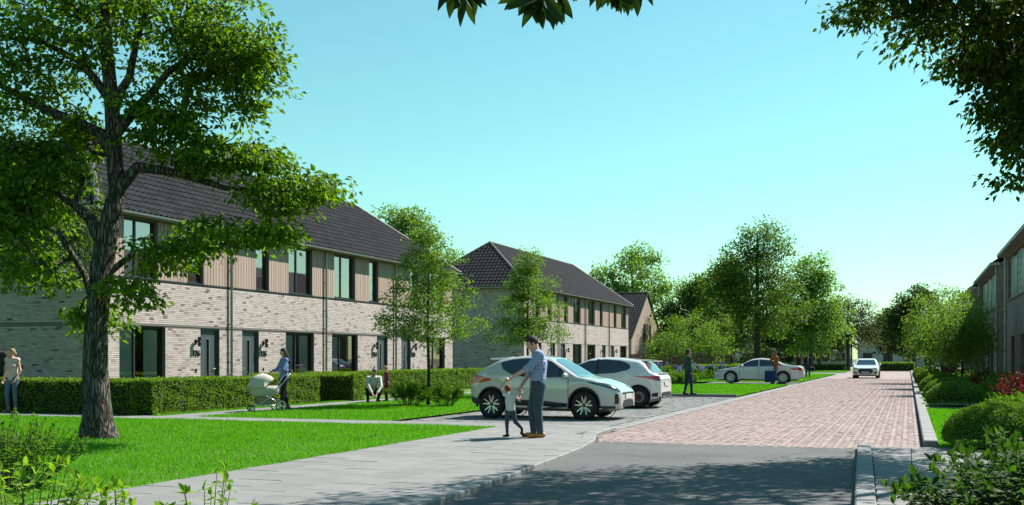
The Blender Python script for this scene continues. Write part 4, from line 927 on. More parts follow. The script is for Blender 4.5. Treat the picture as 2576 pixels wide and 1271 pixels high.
hedge("clipped hedge bay at the lawn corner, left of the pram", -17.9, -17.3, 22.05, 25.2, .94, 72, 1300, .055)
hedge("clipped hedge stretch directly behind the woman with the pram", -17.95, -17.35, 25.35, 30.2, .92, 73, 1200, .055)
hedge("short clipped hedge running from the house between two garden paths", -20.9, -16.9, 31.6, 32.3, .93, 74, 1200, .055)
hedge("long clipped hedge behind the crouching man and child", -19.6, -19.0, 36.2, 51.5, .95, 75, 900, .06)
hedge("clipped cross hedge closing the garden beside the crouching man", -20.9, -19.0, 35.2, 35.8, .93, 76, 1000, .06)
hedge("low clipped hedge beyond the young trees, left of the near car", -21, -11.5, 51.8, 52.5, .8, 77, 700, .07)
hedge("far green hedge at the end of the road behind the walking men", -24, -6.6, 126.5, 127.6, .75, 78, 120, .16, "Xyz")
hedge("far dark hedge at the road end right of the oncoming car", -3.4, .6, 126, 127.2, .95, 79, 160, .15, "xXyz")
hedge("clipped hedge behind the hydrangeas near the wooden fence", -16.5, -11.2, 84, 84.7, .9, 80, 200, .12, "Xyz")
def dome(label, x, y, rx, ry, h, seed, L=.035, n=9000, group="clipped box domes along the verge"):
    r = np.random.default_rng(seed); t = thing("boxwood_dome", label, "shrub", (x, y, .04), 0, group)
    prof = [(math.sin(a) ** .85, (math.cos(a)) if a < 1.57 else -.25 * math.sin(a - 1.57)) for a in [i * 1.9 / 12 for i in range(13)]]
    b = MB(); b.lathe([(max(.001, p * .95), q) for p, q in prof], (0, 0, 0), 'z', 24); z_off = h * .3
    b.v = [(p[0] * rx, p[1] * ry, z_off + p[2] * (h - z_off) * .95) for p in b.v]; b.build("core", M_hcore, t, smooth=True)
    d = unit(r.normal(size=(n, 3))); d[:, 2] = np.where(d[:, 2] < -.3, -d[:, 2], d[:, 2]); ex = np.stack([np.sign(d[:, 0]) * np.abs(d[:, 0]) ** .9, np.sign(d[:, 1]) * np.abs(d[:, 1]) ** .9, d[:, 2]], 1)
    ex[:, 2] = np.where(ex[:, 2] < 0, ex[:, 2] * .8, ex[:, 2]); wob = 1 + .025 * np.sin(d[:, 0] * 7 + seed) * np.sin(d[:, 1] * 6) + .02 * r.normal(size=n)
    P = ex * np.array([rx, ry, h - z_off]) * wob[:, None] + np.array([0, 0, z_off]); P[:, 2] = np.maximum(P[:, 2], .03); N = unit(d / np.array([rx, ry, h]))
    leaf_mesh("foliage", shell_leaves(P, N, r, L, L * .7, .6), M_box, t)
DL = ["largest clipped box dome nearest the viewer, beside the right pavement", "second clipped box dome along the right kerb", "third clipped box dome along the right kerb", "fourth clipped box dome along the right kerb", "fifth clipped box dome along the right kerb", "sixth clipped box dome along the right kerb", "seventh clipped box dome along the right kerb", "last clipped box dome before the road end"]
for i, (x, y, w_, h_) in enumerate([(1.40, 18.6, .86, .70), (1.32, 34.6, .80, .70), (1.36, 39.2, .86, .74), (1.3, 46.5, .86, .76), (1.15, 54, .72, .76), (1.1, 61, .75, .8), (1.1, 70, .75, .8), (1.1, 81, .8, .8)]):
    dome(DL[i], x, y, w_, w_, h_, 90 + i, .028 if i == 0 else .045, 30000 if i == 0 else 9000)
# --- loose shrubs
M_fern = leafmat("fern green leaf", (.040, .11, .010), (.12, .25, .022), .4)
M_red = leafmat("copper leaf", (.035, .008, .010), (.16, .028, .022), .3, tcol=(1.8, .7, .5))
M_shrub = leafmat("shrub leaf", (.035, .095, .010), (.12, .23, .025), .42)
M_lime = leafmat("lime shrub leaf", (.09, .19, .015), (.20, .36, .03), .45)
M_stem = mat("green stem", (.07, .075, .03), .8)
def shrub(name, label, x, y, rx, ry, h, m, seed, L=.06, n=3000, stems=24, group=None, z0=.04, asp=.45, up=.5):
    r = np.random.default_rng(seed); t = thing(name, label, "shrub", (x, y, z0), 0, group); b = MB(); P = []; D = []
    for k in range(stems):
        a = r.uniform(0, 6.283); q = math.sqrt(r.uniform(0, 1)); ex, ey = math.cos(a) * q * rx, math.sin(a) * q * ry; hz = h * (1 - .45 * q * q) * r.uniform(.75, 1.08)
        p0 = Vector((ex * .35, ey * .35, 0)); p1 = Vector((ex * .7, ey * .7, hz * .6)); p2 = Vector((ex * 1.05, ey * 1.05, hz)); b.tube([p0, p1, p2], [.008, .005, .002], 4, cap=False)
        m_ = n // stems; tt = r.uniform(.25, 1, m_) ** .7
        pp = np.array([(1 - t_) ** 2 * np.array(p0) + 2 * t_ * (1 - t_) * np.array(p1) + t_ ** 2 * np.array(p2) for t_ in tt]) + r.normal(0, .05 * max(rx, ry), (m_, 3)); pp[:, 2] = np.maximum(pp[:, 2], .02)
        P.append(pp); D.append(np.stack([np.cos(a) * np.ones(m_) * .4, np.sin(a) * np.ones(m_) * .4, np.full(m_, up)], 1))
    b.build("stems", M_stem, t); P = np.concatenate(P); D = np.concatenate(D) + r.normal(size=P.shape) * .7; N = r.normal(size=P.shape) * .6 + np.array([0, 0, 1.]); s = r.uniform(.6, 1.3, len(P))
    leaf_mesh("foliage", leaf_quads(P, D, N, L * s, L * asp * s, .15, .15), m, t); return t
shrub("fern_bush", "round feathery green bush at the foot of the first young tree, left half", -13.75, 29.0, .75, .6, .72, M_shrub, 101, .09, 3200, 40, asp=.3, up=.9)
shrub("fern_bush", "round feathery green bush at the foot of the first young tree, right half", -12.5, 28.9, .6, .6, .70, M_shrub, 102, .09, 2800, 36, asp=.3, up=.9)
shrub("copper_shrub", "nearest copper-leaved shrub in front of the right brick house", 3.15, 30.5, 1.15, 1.2, 1.15, M_red, 103, .07, 5200, 50, group="copper shrubs on the right", asp=.6)
shrub("copper_shrub", "second copper-leaved shrub under the right verge trees", 2.9, 43, .9, 1.6, 1.0, M_red, 104, .08, 2600, 40, group="copper shrubs on the right", asp=.6)
shrub("copper_shrub", "farthest copper-leaved shrub at the end of the right verge", 2.3, 76, .9, 3.0, 1.1, M_red, 105, .12, 1600, 40, group="copper shrubs on the right", asp=.6)
for i, (x, y, rx, ry, h, mm, lb) in enumerate([(2.35, 27.2, .8, .9, .62, M_fern, "light feathery shrub between the second box dome and the copper shrub"), (3.1, 25.3, .9, 1.0, .75, M_shrub, "dark leafy shrub below the copper shrub"), (2.9, 22.3, .75, .9, .62, M_shrub, "leafy shrub behind the largest box dome"), (2.6, 32.5, .6, .8, .7, M_shrub, "dark shrub behind the second box dome"), (2.8, 37, .8, 1.5, .9, M_shrub, "dark shrub under the nearest verge tree"), (2.6, 48, .8, 2, .9, M_shrub, "dark shrub under the middle verge tree"), (2.4, 57, .8, 2.5, .8, M_shrub, "dark shrub under the farthest verge tree")]):
    shrub("verge_shrub", lb, x, y, rx, ry, h, mm, 110 + i, .085 if y < 30 else .1, 3200, 46, "low shrubs on the right verge", asp=.36 if i == 0 else .5)
# hydrangeas
M_petal = leafmat("hydrangea petal", (.10, .11, .36), (.30, .28, .62), .3, .6, 3, (1.1, 1.0, 1.3))
def flower_mesh():
    r = np.random.default_rng(5); n = 60; d = unit(r.normal(size=(n, 3))); P = d * .07; Q = leaf_quads(P, np.cross(d, r.normal(size=(n, 3))), d, np.full(n, .055), np.full(n, .05), .1, 0)
    me = bpy.data.meshes.new("flower_head"); me.from_pydata(Q.reshape(-1, 3).tolist(), [], np.arange(n * 4).reshape(-1, 4).tolist()); me.materials.append(M_petal); return me
FLM = flower_mesh()
def hydrangea(label, x, y, r0, h, heads, seed, sc=1.0, z0=.04):
    t = shrub("hydrangea", label, x, y, r0, r0, h, M_shrub, seed, .11, 900, 20, "blue hydrangeas", z0, .65, .3); rnd = random.Random(seed)
    for k in range(heads):
        a = rnd.uniform(0, 6.28); q = math.sqrt(rnd.random()); o = link("flower_head", FLM, t); o.location = (math.cos(a) * q * r0, math.sin(a) * q * r0, h * (1.04 - .42 * q * q) + rnd.uniform(-.05, .06)); o.scale = [sc * rnd.uniform(.8, 1.2)] * 3; o.rotation_euler = (rnd.random() * 6, rnd.random() * 6, 0)
for i, (x, y, r0, h, nh, lb) in enumerate([(-12.4, 58.6, .95, 1.25, 20, "blue hydrangea left of the green-sweater woman"), (-11.2, 59.8, .8, 1.2, 16, "blue hydrangea right behind the green-sweater woman"), (-12.4, 66.5, .9, 1.25, 14, "blue hydrangea before the saloon car bonnet"), (-14.0, 60.5, .9, 1.3, 12, "blue hydrangea hidden behind the white hatchback roof"), (-11.2, 68.4, .7, 1.25, 10, "small blue hydrangea by the saloon windscreen"), (-19.9, 52.9, .8, 1.05, 16, "blue hydrangea at the end corner of the near house row")]):
    hydrangea(lb, x, y, r0, h * .86, nh, 120 + i, 1.0)
for i, (x, y, rx, ry, h, lb) in enumerate([(-11.3, 57.6, 1.0, .9, .7, "bright fern shrub in front of the hydrangeas, left"), (-12.0, 62.6, 1.1, 1.0, .8, "bright fern shrub beside the saloon car bonnet"), (-12.9, 61.2, 1.2, 1.0, 1.0, "tall bright fern shrub between two hydrangeas"), (-13.2, 56.2, 1.0, .9, .8, "bright fern shrub near the white hatchback"), (-12.6, 68.5, 1.3, 1.2, .9, "bright fern shrub under the bushy small tree")]):
    shrub("fern_shrub", lb, x, y, rx, ry, h, M_fern, 140 + i, .13, 2200, 40, "fern shrubs by the hydrangeas", asp=.35, up=.7)
# --- foreground plants, leaf by leaf
def plant(name, label, x, y, rad, h, stems, pairs, L, Wd, m, seed, lean=(0, 0), single=250, z0=.05, group=None):
    rnd = random.Random(seed); t = thing(name, label, "plant", (x, y, z0), 0, group); b = MB(); leaves = []
    for s in range(stems):
        a = rnd.uniform(0, 6.283); q = math.sqrt(rnd.random()); ex, ey = math.cos(a) * q * rad, math.sin(a) * q * rad; hz = h * (1 - .35 * q * q) * rnd.uniform(.7, 1.05)
        p0 = Vector((ex * .4, ey * .4, 0)); p1 = Vector((ex * .75, ey * .75, hz * .6)); p2 = Vector((ex + lean[0] * q, ey + lean[1] * q, hz)); pts = [p0.lerp(p1, t_ / 5).lerp(p1.lerp(p2, t_ / 5), t_ / 5) for t_ in range(6)]
        b.tube(pts, [.006, .005, .0045, .004, .003, .002], 4, cap=False); az = rnd.uniform(0, 3.14)
        for k in range(pairs):
            f = .3 + .7 * (k + 1) / pairs; p = p0.lerp(p1, f).lerp(p1.lerp(p2, f), f); az += 1.57 + rnd.uniform(-.4, .4); sz = (1.1 - .45 * f) * rnd.uniform(.75, 1.2)
            for sd in (0, 3.1416):
                c = az + sd; d = Vector((math.cos(c), math.sin(c), rnd.uniform(-.15, .55))).normalized(); leaves.append((p, d, Vector((rnd.uniform(-.4, .4), rnd.uniform(-.4, .4), 1)), sz))
        for c in range(2): leaves.append((p2, Vector((rnd.uniform(-.6, .6), rnd.uniform(-.6, .6), 1)).normalized(), Vector((rnd.uniform(-1, 1), rnd.uniform(-1, 1), .3)), rnd.uniform(.5, .85)))
    b.build("stems", M_stem, t)
    pr = [(0, .05), (.25, .8), (.5, 1.0), (.78, .6), (1, 0.02)]; v = []; f = []
    for t_, q in pr:
        z = -.22 * L * t_ * t_; v += [(-Wd / 2 * q, t_ * L, z + .2 * Wd * q), (0, t_ * L, z), (Wd / 2 * q, t_ * L, z + .2 * Wd * q)]
    for i in range(4): f += [(3 * i, 3 * i + 1, 3 * i + 4, 3 * i + 3), (3 * i + 1, 3 * i + 2, 3 * i + 5, 3 * i + 4)]
    me = bpy.data.meshes.new("leaf"); me.from_pydata(v, [], f); me.polygons.foreach_set("use_smooth", [True] * len(f)); me.materials.append(m)
    leaves.sort(key=lambda q: -q[0].z); V = np.array(v); Fq = np.array(f); out = []
    for i, (p, d, n, s) in enumerate(leaves):
        xx = d.cross(n).normalized(); nn = xx.cross(d); M4 = Matrix.Translation(p) @ Matrix((xx, d, nn)).transposed().to_4x4() @ Matrix.Scale(s, 4)
        if i < single: o = link("leaf", me, t); o.matrix_local = M4
        else: A = np.array(M4); out.append(V @ A[:3, :3].T + A[:3, 3])
    if out:
        V2 = np.array(out); n = len(out); tag(npmesh("lower_leaves", V2.reshape(-1, 3), (Fq[None] + (np.arange(n) * len(v))[:, None, None]).reshape(-1, 4), m, t, True), kind="stuff")
M_pl1 = leafmat("dogwood leaf", (.016, .05, .007), (.05, .12, .014), .4, .7)  # leaf colour darkened for the shade in this corner
plant("leafy_plant", "dark green leafy plant in the bottom right corner, nearer half", .80, 8.9, .75, .74, 110, 7, .115, .06, M_pl1, 201, (-.15, -.1), 280, group="corner plants")
plant("leafy_plant", "dark green leafy plant in the bottom right corner, farther half", 1.12, 10.2, .8, .82, 110, 7, .115, .06, M_pl1, 202, (-.1, .1), 280, group="corner plants")
plant("leafy_plant", "low plant creeping over the right pavement edge", .42, 9.2, .5, .50, 50, 6, .11, .055, M_pl1, 203, (-.25, 0), 250, group="corner plants")
plant("lime_plant", "bright lime-green plant nearest the viewer at the bottom left", -5.62, 5.85, .6, .74, 34, 6, .11, .06, M_lime, 204, (0, 0), 200, group="lime plants at the bottom left")
plant("lime_plant", "single lime-green shoots at the bottom left beside the pavement", -4.5, 6.3, .35, .70, 10, 4, .10, .055, M_lime, 205, (0, 0), 200, group="lime plants at the bottom left")
plant("lime_plant", "low lime-green plant between the others at the bottom left", -5.05, 6.1, .5, .56, 22, 5, .10, .055, M_lime, 207, (0, 0), 200, group="lime plants at the bottom left")
plant("leafy_plant", "round bright leafy bush at the left edge below the big tree", -9.05, 9.1, .85, .80, 150, 8, .075, .042, M_fern, 206, (0, 0), 280)
# wooden fence by the gable house
def fence(x0, x1, y, label):
    t = thing("wooden_fence", label, "fence", ((x0 + x1) / 2, y, 0)); w = (x1 - x0) / 2; mfe = mat("fence wood", (.16, .11, .075), .85, var=.2, isl=.2)
    q = MB().box(-.065, .065, -.012, .012, .05, 1.8); me = bpy.data.meshes.new("board"); me.from_pydata(q.v, [], q.f); me.materials.append(mfe); k = 0
    while -w + k * .15 < w: o = link("board", me, t); o.location = (-w + k * .15, 0, random.uniform(-.02, .02)); k += 1
    for z in (.4, 1.5): MB().box(-w, w, .013, .05, z, z + .09).build("rail", mfe, t)
    for k in range(int(2 * w / 1.8) + 1): MB().box(-w + k * 1.8 - .045, -w + k * 1.8 + .045, .051, .14, -.1, 1.85).build("post", mfe, t)
fence(-24, -13.5, 90, "brown board fence behind the hydrangeas and the gable house")
# ------------------------------------------------------------------ people (smooth solids meshed by surface nets)
def cap(a, b, ra, rb=None, fl=(1, 1, 1)): return ('c', np.array(a, float), np.array(b, float), ra, ra if rb is None else rb, np.array(fl, float))
def ell(c, r): return ('e', np.array(c, float), np.array(r, float))
def sdf_mesh(prims, res=.014, k=.03, cuts=(), zmin=None):
    lo = np.array([1e9] * 3); hi = -lo; bb = []
    for p in prims:
        if p[0] == 'c':
            m = max(p[3], p[4]) / p[5].min() if 0 else max(p[3], p[4]) * 1.6; a = np.minimum(p[1], p[2]) - m; b = np.maximum(p[1], p[2]) + m
        else: a, b = p[1] - p[2], p[1] + p[2]
        a = a - k - 2 * res; b = b + k + 2 * res; bb.append((a, b)); lo = np.minimum(lo, a); hi = np.maximum(hi, b)
    n = np.ceil((hi - lo) / res).astype(int) + 1; f = np.full(n, .2, np.float32)
    ax = [lo[i] + res * np.arange(n[i]) for i in range(3)]
    for p, (a, b) in zip(prims, bb):
        i0 = np.maximum(0, np.floor((a - lo) / res).astype(int)); i1 = np.minimum(n, np.ceil((b - lo) / res).astype(int) + 1); sl = tuple(slice(x, y) for x, y in zip(i0, i1))
        X, Y, Z = np.meshgrid(ax[0][sl[0]], ax[1][sl[1]], ax[2][sl[2]], indexing='ij', sparse=False); G = np.stack([X, Y, Z], -1)
        if p[0] == 'c':
            s = p[5]; d = (p[2] - p[1]) / s; L2 = max(float(d @ d), 1e-9); q = (G - p[1]) / s; t = np.clip((q @ d) / L2, 0, 1); dd = np.linalg.norm(q - t[..., None] * d, axis=-1) - (p[3] + (p[4] - p[3]) * t); dd = dd * s.min() if s.min() < 1 else dd
        else:
            q = (G - p[1]) / p[2]; l = np.linalg.norm(q, axis=-1); dd = (l - 1) * p[2].min()
        c = f[sl]; h = np.maximum(k - np.abs(c - dd), 0) / k; f[sl] = np.minimum(c, dd) - h * h * k * .25
    X, Y, Z = np.meshgrid(*ax, indexing='ij', sparse=True)
    for fn in cuts: f = np.maximum(f, fn(X, Y, Z))
    if zmin is not None: f = np.maximum(f, zmin - Z)
    f = np.pad(f, 1, constant_values=.2); lo = lo - res
    ins = f < 0; A = [(0, 0, 0), (1, 0, 0), (0, 1, 0), (1, 1, 0), (0, 0, 1), (1, 0, 1), (0, 1, 1), (1, 1, 1)]; m = np.array(f.shape) - 1
    g = lambda o, arr: arr[o[0]:o[0] + m[0], o[1]:o[1] + m[1], o[2]:o[2] + m[2]]
    cnt = sum(g(o, ins).astype(np.int8) for o in A); act = (cnt > 0) & (cnt < 8); idx = -np.ones(m, np.int64); ii = np.argwhere(act); idx[act] = np.arange(len(ii)); V = np.zeros((len(ii), 3)); W_ = np.zeros(len(ii))
    cv = [f[ii[:, 0] + o[0], ii[:, 1] + o[1], ii[:, 2] + o[2]] for o in A]
    for a in range(8):
        for b in range(a + 1, 8):
            if sum(abs(A[a][i] - A[b][i]) for i in range(3)) != 1: continue
            fa, fb = cv[a], cv[b]; s = (fa < 0) != (fb < 0); t = np.where(s, fa / np.where(s, fa - fb, 1), 0)
            for i in range(3): V[:, i] += np.where(s, A[a][i] + (A[b][i] - A[a][i]) * t, 0)
            W_ += s
    V = (V / W_[:, None] + ii) * res + lo; F_ = []
    for d in range(3):
        e = [0, 0, 0]; e[d] = 1; u, w = [(1, 2), (2, 0), (0, 1)][d]
        a = ins[:-1 if d == 0 else None, :-1 if d == 1 else None, :-1 if d == 2 else None]; b = ins[1 if d == 0 else 0:, 1 if d == 1 else 0:, 1 if d == 2 else 0:]
        for flip, mk in ((False, a & ~b), (True, ~a & b)):
            P = np.argwhere(mk)
            P = P[(P[:, u] > 0) & (P[:, w] > 0)]
            if len(P) == 0: continue
            def at(du, dw):
                Q = P.copy(); Q[:, u] -= du; Q[:, w] -= dw; Q = np.minimum(Q, m - 1); return idx[Q[:, 0], Q[:, 1], Q[:, 2]]
            q = np.stack([at(1, 1), at(0, 1), at(0, 0), at(1, 0)], 1); F_.append(q[:, ::-1] if flip else q)
    return V, np.concatenate(F_)
def put(name, VF, m, parent): return npmesh(name, VF[0], VF[1], m, parent, True)
def hand(w, d, n, curl=.5, side=1, s=1.0):
    """capsules of a hand: wrist w, pointing d, palm facing n; thumb on side"""
    w, d, n = np.array(w, float), unit(np.array(d, float)), np.array(n, float); n = unit(n - d * (n @ d)); x = np.cross(d, n) * side; P = []
    for o in (-.028, -.009, .010, .028): P.append(cap(w + x * o * .7 * s, w + (x * o + d * .085) * s, .013 * s, .0115 * s))
    for o, L in ((-.030, .062), (-.010, .078), (.011, .083), (.031, .073)):
        b = w + (x * o + d * .085) * s; d2 = unit(d * math.cos(curl) + n * math.sin(curl)); d3 = unit(d * math.cos(2 * curl) + n * math.sin(2 * curl)); k = b + d2 * L * .55 * s; P += [cap(b, k, .0095 * s, .0085 * s), cap(k, k + d3 * L * .5 * s, .0085 * s, .007 * s)]
    b = w + (x * .030 + d * .025) * s; k = b + unit(x * .75 + d * .6 + n * .25) * .045 * s; P += [cap(b, k, .014 * s, .011 * s), cap(k, k + unit(x * .2 + d * .9 + n * .4) * .035 * s, .0105 * s, .008 * s)]
    return P
M_skin = mat("skin", (.80, .46, .33), .55, var=.06, vs=8); M_skin2 = mat("skin tan", (.55, .32, .21), .55); M_eye = mat("eye dark", (.02, .015, .012), .2); M_eyew = mat("eye white", (.7, .68, .65), .3); M_lip = mat("lips", (.42, .14, .12), .5)
def checkmat(name, c1, c2, c3, sc):
    m, n, l, p = _nodes(name); tc = n.new("ShaderNodeTexCoord"); sx = n.new("ShaderNodeSeparateXYZ"); l.new(tc.outputs["Object"], sx.inputs[0])
    def stripe(o): return mathn(n, l, 'GREATER_THAN', mathn(n, l, 'FRACT', mathn(n, l, 'MULTIPLY', o, sc)), .5)
    ar = mathn(n, l, 'ADD', sx.outputs[0], sx.outputs[1]); s = mathn(n, l, 'MULTIPLY', mathn(n, l, 'ADD', stripe(ar), stripe(sx.outputs[2])), .5)
    c = ramp(n, l, s, [(0, A(c1)), (.5, A(c2)), (1, A(c3))], 'CONSTANT'); r = n.get("x"); l.new(c, p.inputs["Base Color"]); p.inputs["Roughness"].default_value = .9
    e = [q for q in n if q.type == 'VALTORGB'][0].color_ramp.elements; e[1].position = .3; e[2].position = .8
    return m
def cloth(name, c, var=.12): return mat(name, c, .9, var=var, vs=7, bump=.35, bs=18)
def person(label, px, py, H, face, J=None, top=None, bottom=None, shoe=None, hair=None, skin=M_skin, sleeve=1.0, hairlen=0, build=1.0, res=.016, hands=(.5, .5), look=(0, 0), hem=None, pos=None, female=False, group=None, beard=None, jacket=None, shorts=1.0, headscale=1.0, boots=0, palm=None, bun=False):
    """face: heading in degrees in the picture's plan (0 right, 90 away, 180 left, 270 towards us). joints in metres: x right-hand side, y forward, z up"""
    if pos is None: w = wpt(px, py, 2750 * 1.45 / (py - 901)); pos = (w.x, w.y, .055)
    t = thing("person", label, "person", pos, R(face) + YAW - R(90), group); s = H / 1.75
    j = dict(pel=(0, 0, .93), chest=(0, 0, 1.28), neck=(0, .01, 1.47), head=(0, .03, 1.625), sl=(-.18, 0, 1.41), sr=(.18, 0, 1.41), el=(-.23, -.02, 1.12), er=(.23, -.02, 1.12), wl=(-.24, .06, .87), wr=(.24, .06, .87),
             hl=(-.09, 0, .90), hr=(.09, 0, .90), kl=(-.095, .02, .49), kr=(.095, .02, .49), al=(-.10, -.02, .09), ar=(.10, -.02, .09), tl=(-.12, .14, .03), tr=(.12, .14, .03))
    j = {k_: np.array(v, float) * s for k_, v in j.items()}
    if female:
        for k_ in ('sl', 'sr'): j[k_][0] *= .88
    for k_, v in (J or {}).items(): j[k_] = np.array(v, float)
    B = build * s; fw = .92 if female else 1.0; hs = headscale * s
    hd = j['head']; up = unit(hd - j['neck']) if np.linalg.norm(hd - j['neck']) > .01 else np.array([0, 0, 1.])
    yaw, pit = R(look[0]), R(look[1]); fwd = np.array([math.sin(yaw) * math.cos(pit), math.cos(yaw) * math.cos(pit), math.sin(pit)]); rt = np.array([math.cos(yaw), -math.sin(yaw), 0]); upv = np.cross(rt, fwd)
    hp = lambda x, y, z: hd + (rt * x + fwd * y + upv * z) * hs
    arms = lambda i, f0=1.0: sum([[cap(j['s' + q], j['e' + q], (.050 + i) * B * fw, (.040 + i) * B * fw)] + ([cap(j['e' + q], j['e' + q] + (j['w' + q] - j['e' + q]) * min(1, f0), (.040 + i) * B * fw, (.040 - .011 * min(1, f0) + i) * B * fw)] if f0 > 0 else []) for q in 'lr'], [])
    sw = np.linalg.norm(j['sr'] - j['sl']) / 2
    tor = lambda i: [cap(j['pel'], j['chest'], (.145 + i) * B * (1.0 if female else .98), (.155 + i) * B * fw, (1, .68, 1)), cap(j['chest'], j['chest'] + (j['neck'] - j['chest']) * .6, (.155 + i) * B * fw, (.11 + i) * B * fw, (1, .66, 1)), cap(j['sl'], j['sr'], (.062 + i) * B * fw)] + ([ell(j['chest'] + np.array([-.065, .085, -.02]) * s, np.array([.07, .06, .065]) * s + i), ell(j['chest'] + np.array([.065, .085, -.02]) * s, np.array([.07, .06, .065]) * s + i)] if female else [])
    legs = lambda i, f0=1.0: sum([[cap(j['h' + q], j['k' + q], (.083 + i) * B, (.055 + i) * B)] + [cap(j['k' + q], j['k' + q] + (j['a' + q] - j['k' + q]) * f0, (.055 + i) * B, (.055 - .020 * f0 + i) * B)] for q in 'lr'], [])
    feet = lambda i: sum([[cap(j['a' + q], j['a' + q] + (j['t' + q] - j['a' + q]) * np.array([-.25, -.25, .72]), (.036 + i) * s, (.036 + i) * s), cap(j['a' + q] + (j['t' + q] - j['a' + q]) * np.array([-.25, -.25, .72]), j['t' + q], (.036 + i) * s, (.033 + i) * s)] for q in 'lr'], [])
    headp = [ell(hp(0, -.012, .022), np.array([.074, .090, .092]) * hs), ell(hp(0, .022, -.048), np.array([.054, .062, .066]) * hs), cap(hp(0, .083, .02), hp(0, .103, -.018), .008 * hs, .013 * hs), cap(j['neck'] - up * .04 * s, hp(0, -.02, -.05), .056 * B * fw, .052 * B * fw), cap(hp(-.073, -.01, .012), hp(-.075, -.015, -.02), .012 * hs), cap(hp(.073, -.01, .012), hp(.075, -.015, -.02), .012 * hs), cap(hp(0, .055, -.092), hp(0, .06, -.09), .022 * hs)]
    VF = sdf_mesh(tor(-.012) + arms(-.004) + legs(-.010) + feet(-.012) + headp, res, .022 * s)
    Vs, Fs = [VF[0]], [VF[1]]
    for q, sd, cu in (('l', -1, hands[0]), ('r', 1, hands[1])):
        if cu is None: continue
        d = j['w' + q] - j['e' + q]; pn = np.array(palm[q] if palm and q in palm else (-sd * .8, .4, 0.)); h = sdf_mesh(hand(j['w' + q] - unit(d) * .01, d, pn, cu, -sd if 1 else 1, s * (.95 if female else 1.05) * (headscale if headscale > 1 else 1)), .0065 * max(s, .7), .008)
        Fs.append(h[1] + sum(len(v) for v in Vs)); Vs.append(h[0])
    put("body", (np.concatenate(Vs), np.concatenate(Fs)), skin, t)
    hemz = (hem if hem is not None else .86 * s)
    cutlow = lambda X, Y, Z: hemz - Z + 0 * X
    seg = tor(.010) + arms(.013, sleeve) if sleeve > 0 else tor(.010)
    tp = sdf_mesh(seg + ([cap(j['pel'] + np.array([0, 0, -.08 * s]), j['pel'], .155 * B, .15 * B, (1, .7, 1))] if hem is None or hem < j['pel'][2] else []), res, .02 * s, cuts=[] if hem == -1 else [lambda X, Y, Z: np.where((np.abs(X - j['pel'][0]) < .24 * s), hemz - Z, -1.) + 0 * X + 0 * Y])
    put("jacket" if jacket else "shirt", tp, top, t)
    if jacket is not None: put("shirt_front", sdf_mesh([cap(j['chest'] + np.array([0, .075, .1]) * s, j['pel'] + np.array([0, .075, .05]) * s, .055 * s, .05 * s)], res * .8, .01), jacket, t)
    col = [cap(j['neck'] + np.array([-.05, -.02, -.035]) * s, j['neck'] + np.array([.05, -.02, -.035]) * s, .032 * s), cap(j['neck'] + np.array([-.05, .03, -.05]) * s, j['neck'] + np.array([.05, .03, -.05]) * s, .026 * s)]
    put("collar", sdf_mesh(col, res * .8, .02 * s), top, t)
    put("trousers", sdf_mesh([cap(j['pel'] + np.array([0, 0, -.02 * s]), j['pel'] + np.array([0, 0, .05 * s]), .152 * B, .142 * B, (1, .72, 1))] + [cap(j['hl'], j['hr'], .088 * B)] + legs(.012, shorts), res, .02 * s), bottom, t)
    for q in 'lr':
        P = [cap(j['a' + q] + (j['t' + q] - j['a' + q]) * np.array([-.28, -.28, .70]), j['t' + q], .044 * s, .040 * s), cap(j['a' + q], j['a' + q] + (j['t' + q] - j['a' + q]) * np.array([.1, .1, .6]), .043 * s, .042 * s)]
        if boots: P.append(cap(j['a' + q], j['a' + q] + unit(j['k' + q] - j['a' + q]) * boots, .048 * s, .055 * s))
        VF = sdf_mesh(P, res * .75, .02 * s); 
        base = min(j['t' + q][2] - .03 * s, VF[0][:, 2].min() + .012 * s); VF[0][:, 2] = np.maximum(VF[0][:, 2], max(base, -.002) if base < .05 else base); put("shoe", VF, shoe, t)
    # hair, eyes, mouth
    hp_ = [ell(hp(0, -.020, .032), np.array([.083, .096, .096]) * hs)]
    if hairlen: 
        hp_ += [cap(hp(-.06, -.04, .02), hp(-.075, -.02, -hairlen), .035 * hs, .03 * hs), cap(hp(.06, -.04, .02), hp(.075, -.02, -hairlen), .035 * hs, .03 * hs), cap(hp(0, -.07, .02), hp(0, -.08, -hairlen), .05 * hs, .05 * hs)]
    if bun: hp_ += [ell(hp(0, -.115, .01), np.array([.04, .04, .04]) * hs), cap(hp(0, -.11, .0), hp(.0, -.12, -.12), .028 * hs, .014 * hs)]
    c0 = hd.copy()
    def facecut(X, Y, Z):
        x, y, z = X - c0[0], Y - c0[1], Z - c0[2]; a = (rt[0] * x + rt[1] * y + rt[2] * z) / hs; b = (fwd[0] * x + fwd[1] * y + fwd[2] * z) / hs; c = (upv[0] * x + upv[1] * y + upv[2] * z) / hs
        face = np.minimum(b - (.028 if not hairlen else .012), .072 - c - .25 * np.abs(a)) * hs          # >0 inside the face area
        low = np.minimum(-.045 - c, b + 1.0) * hs if not hairlen else -1 + 0 * c
        return np.maximum(face, low if not (hairlen or bun) else face)
    put("hair", sdf_mesh(hp_, min(res, .010), .012, cuts=[facecut]), hair, t)
    for sd in (-1, 1):
        b = MB().lathe([(0, -.006 * hs), (.007 * hs, -.003 * hs), (.007 * hs, .003 * hs), (0, .006 * hs)], (0, 0, 0), 'y', 8); e = b.build("eye", M_eye, t, True); e.location = hp(sd * .030, .076, .012)
        bw = MB().box(-.013 * hs, .013 * hs, -.004 * hs, .004 * hs, -.0025 * hs, .0025 * hs).build("eyebrow", hair, t); bw.location = hp(sd * .030, .074, .034); bw.rotation_euler = (pit, 0, -yaw)
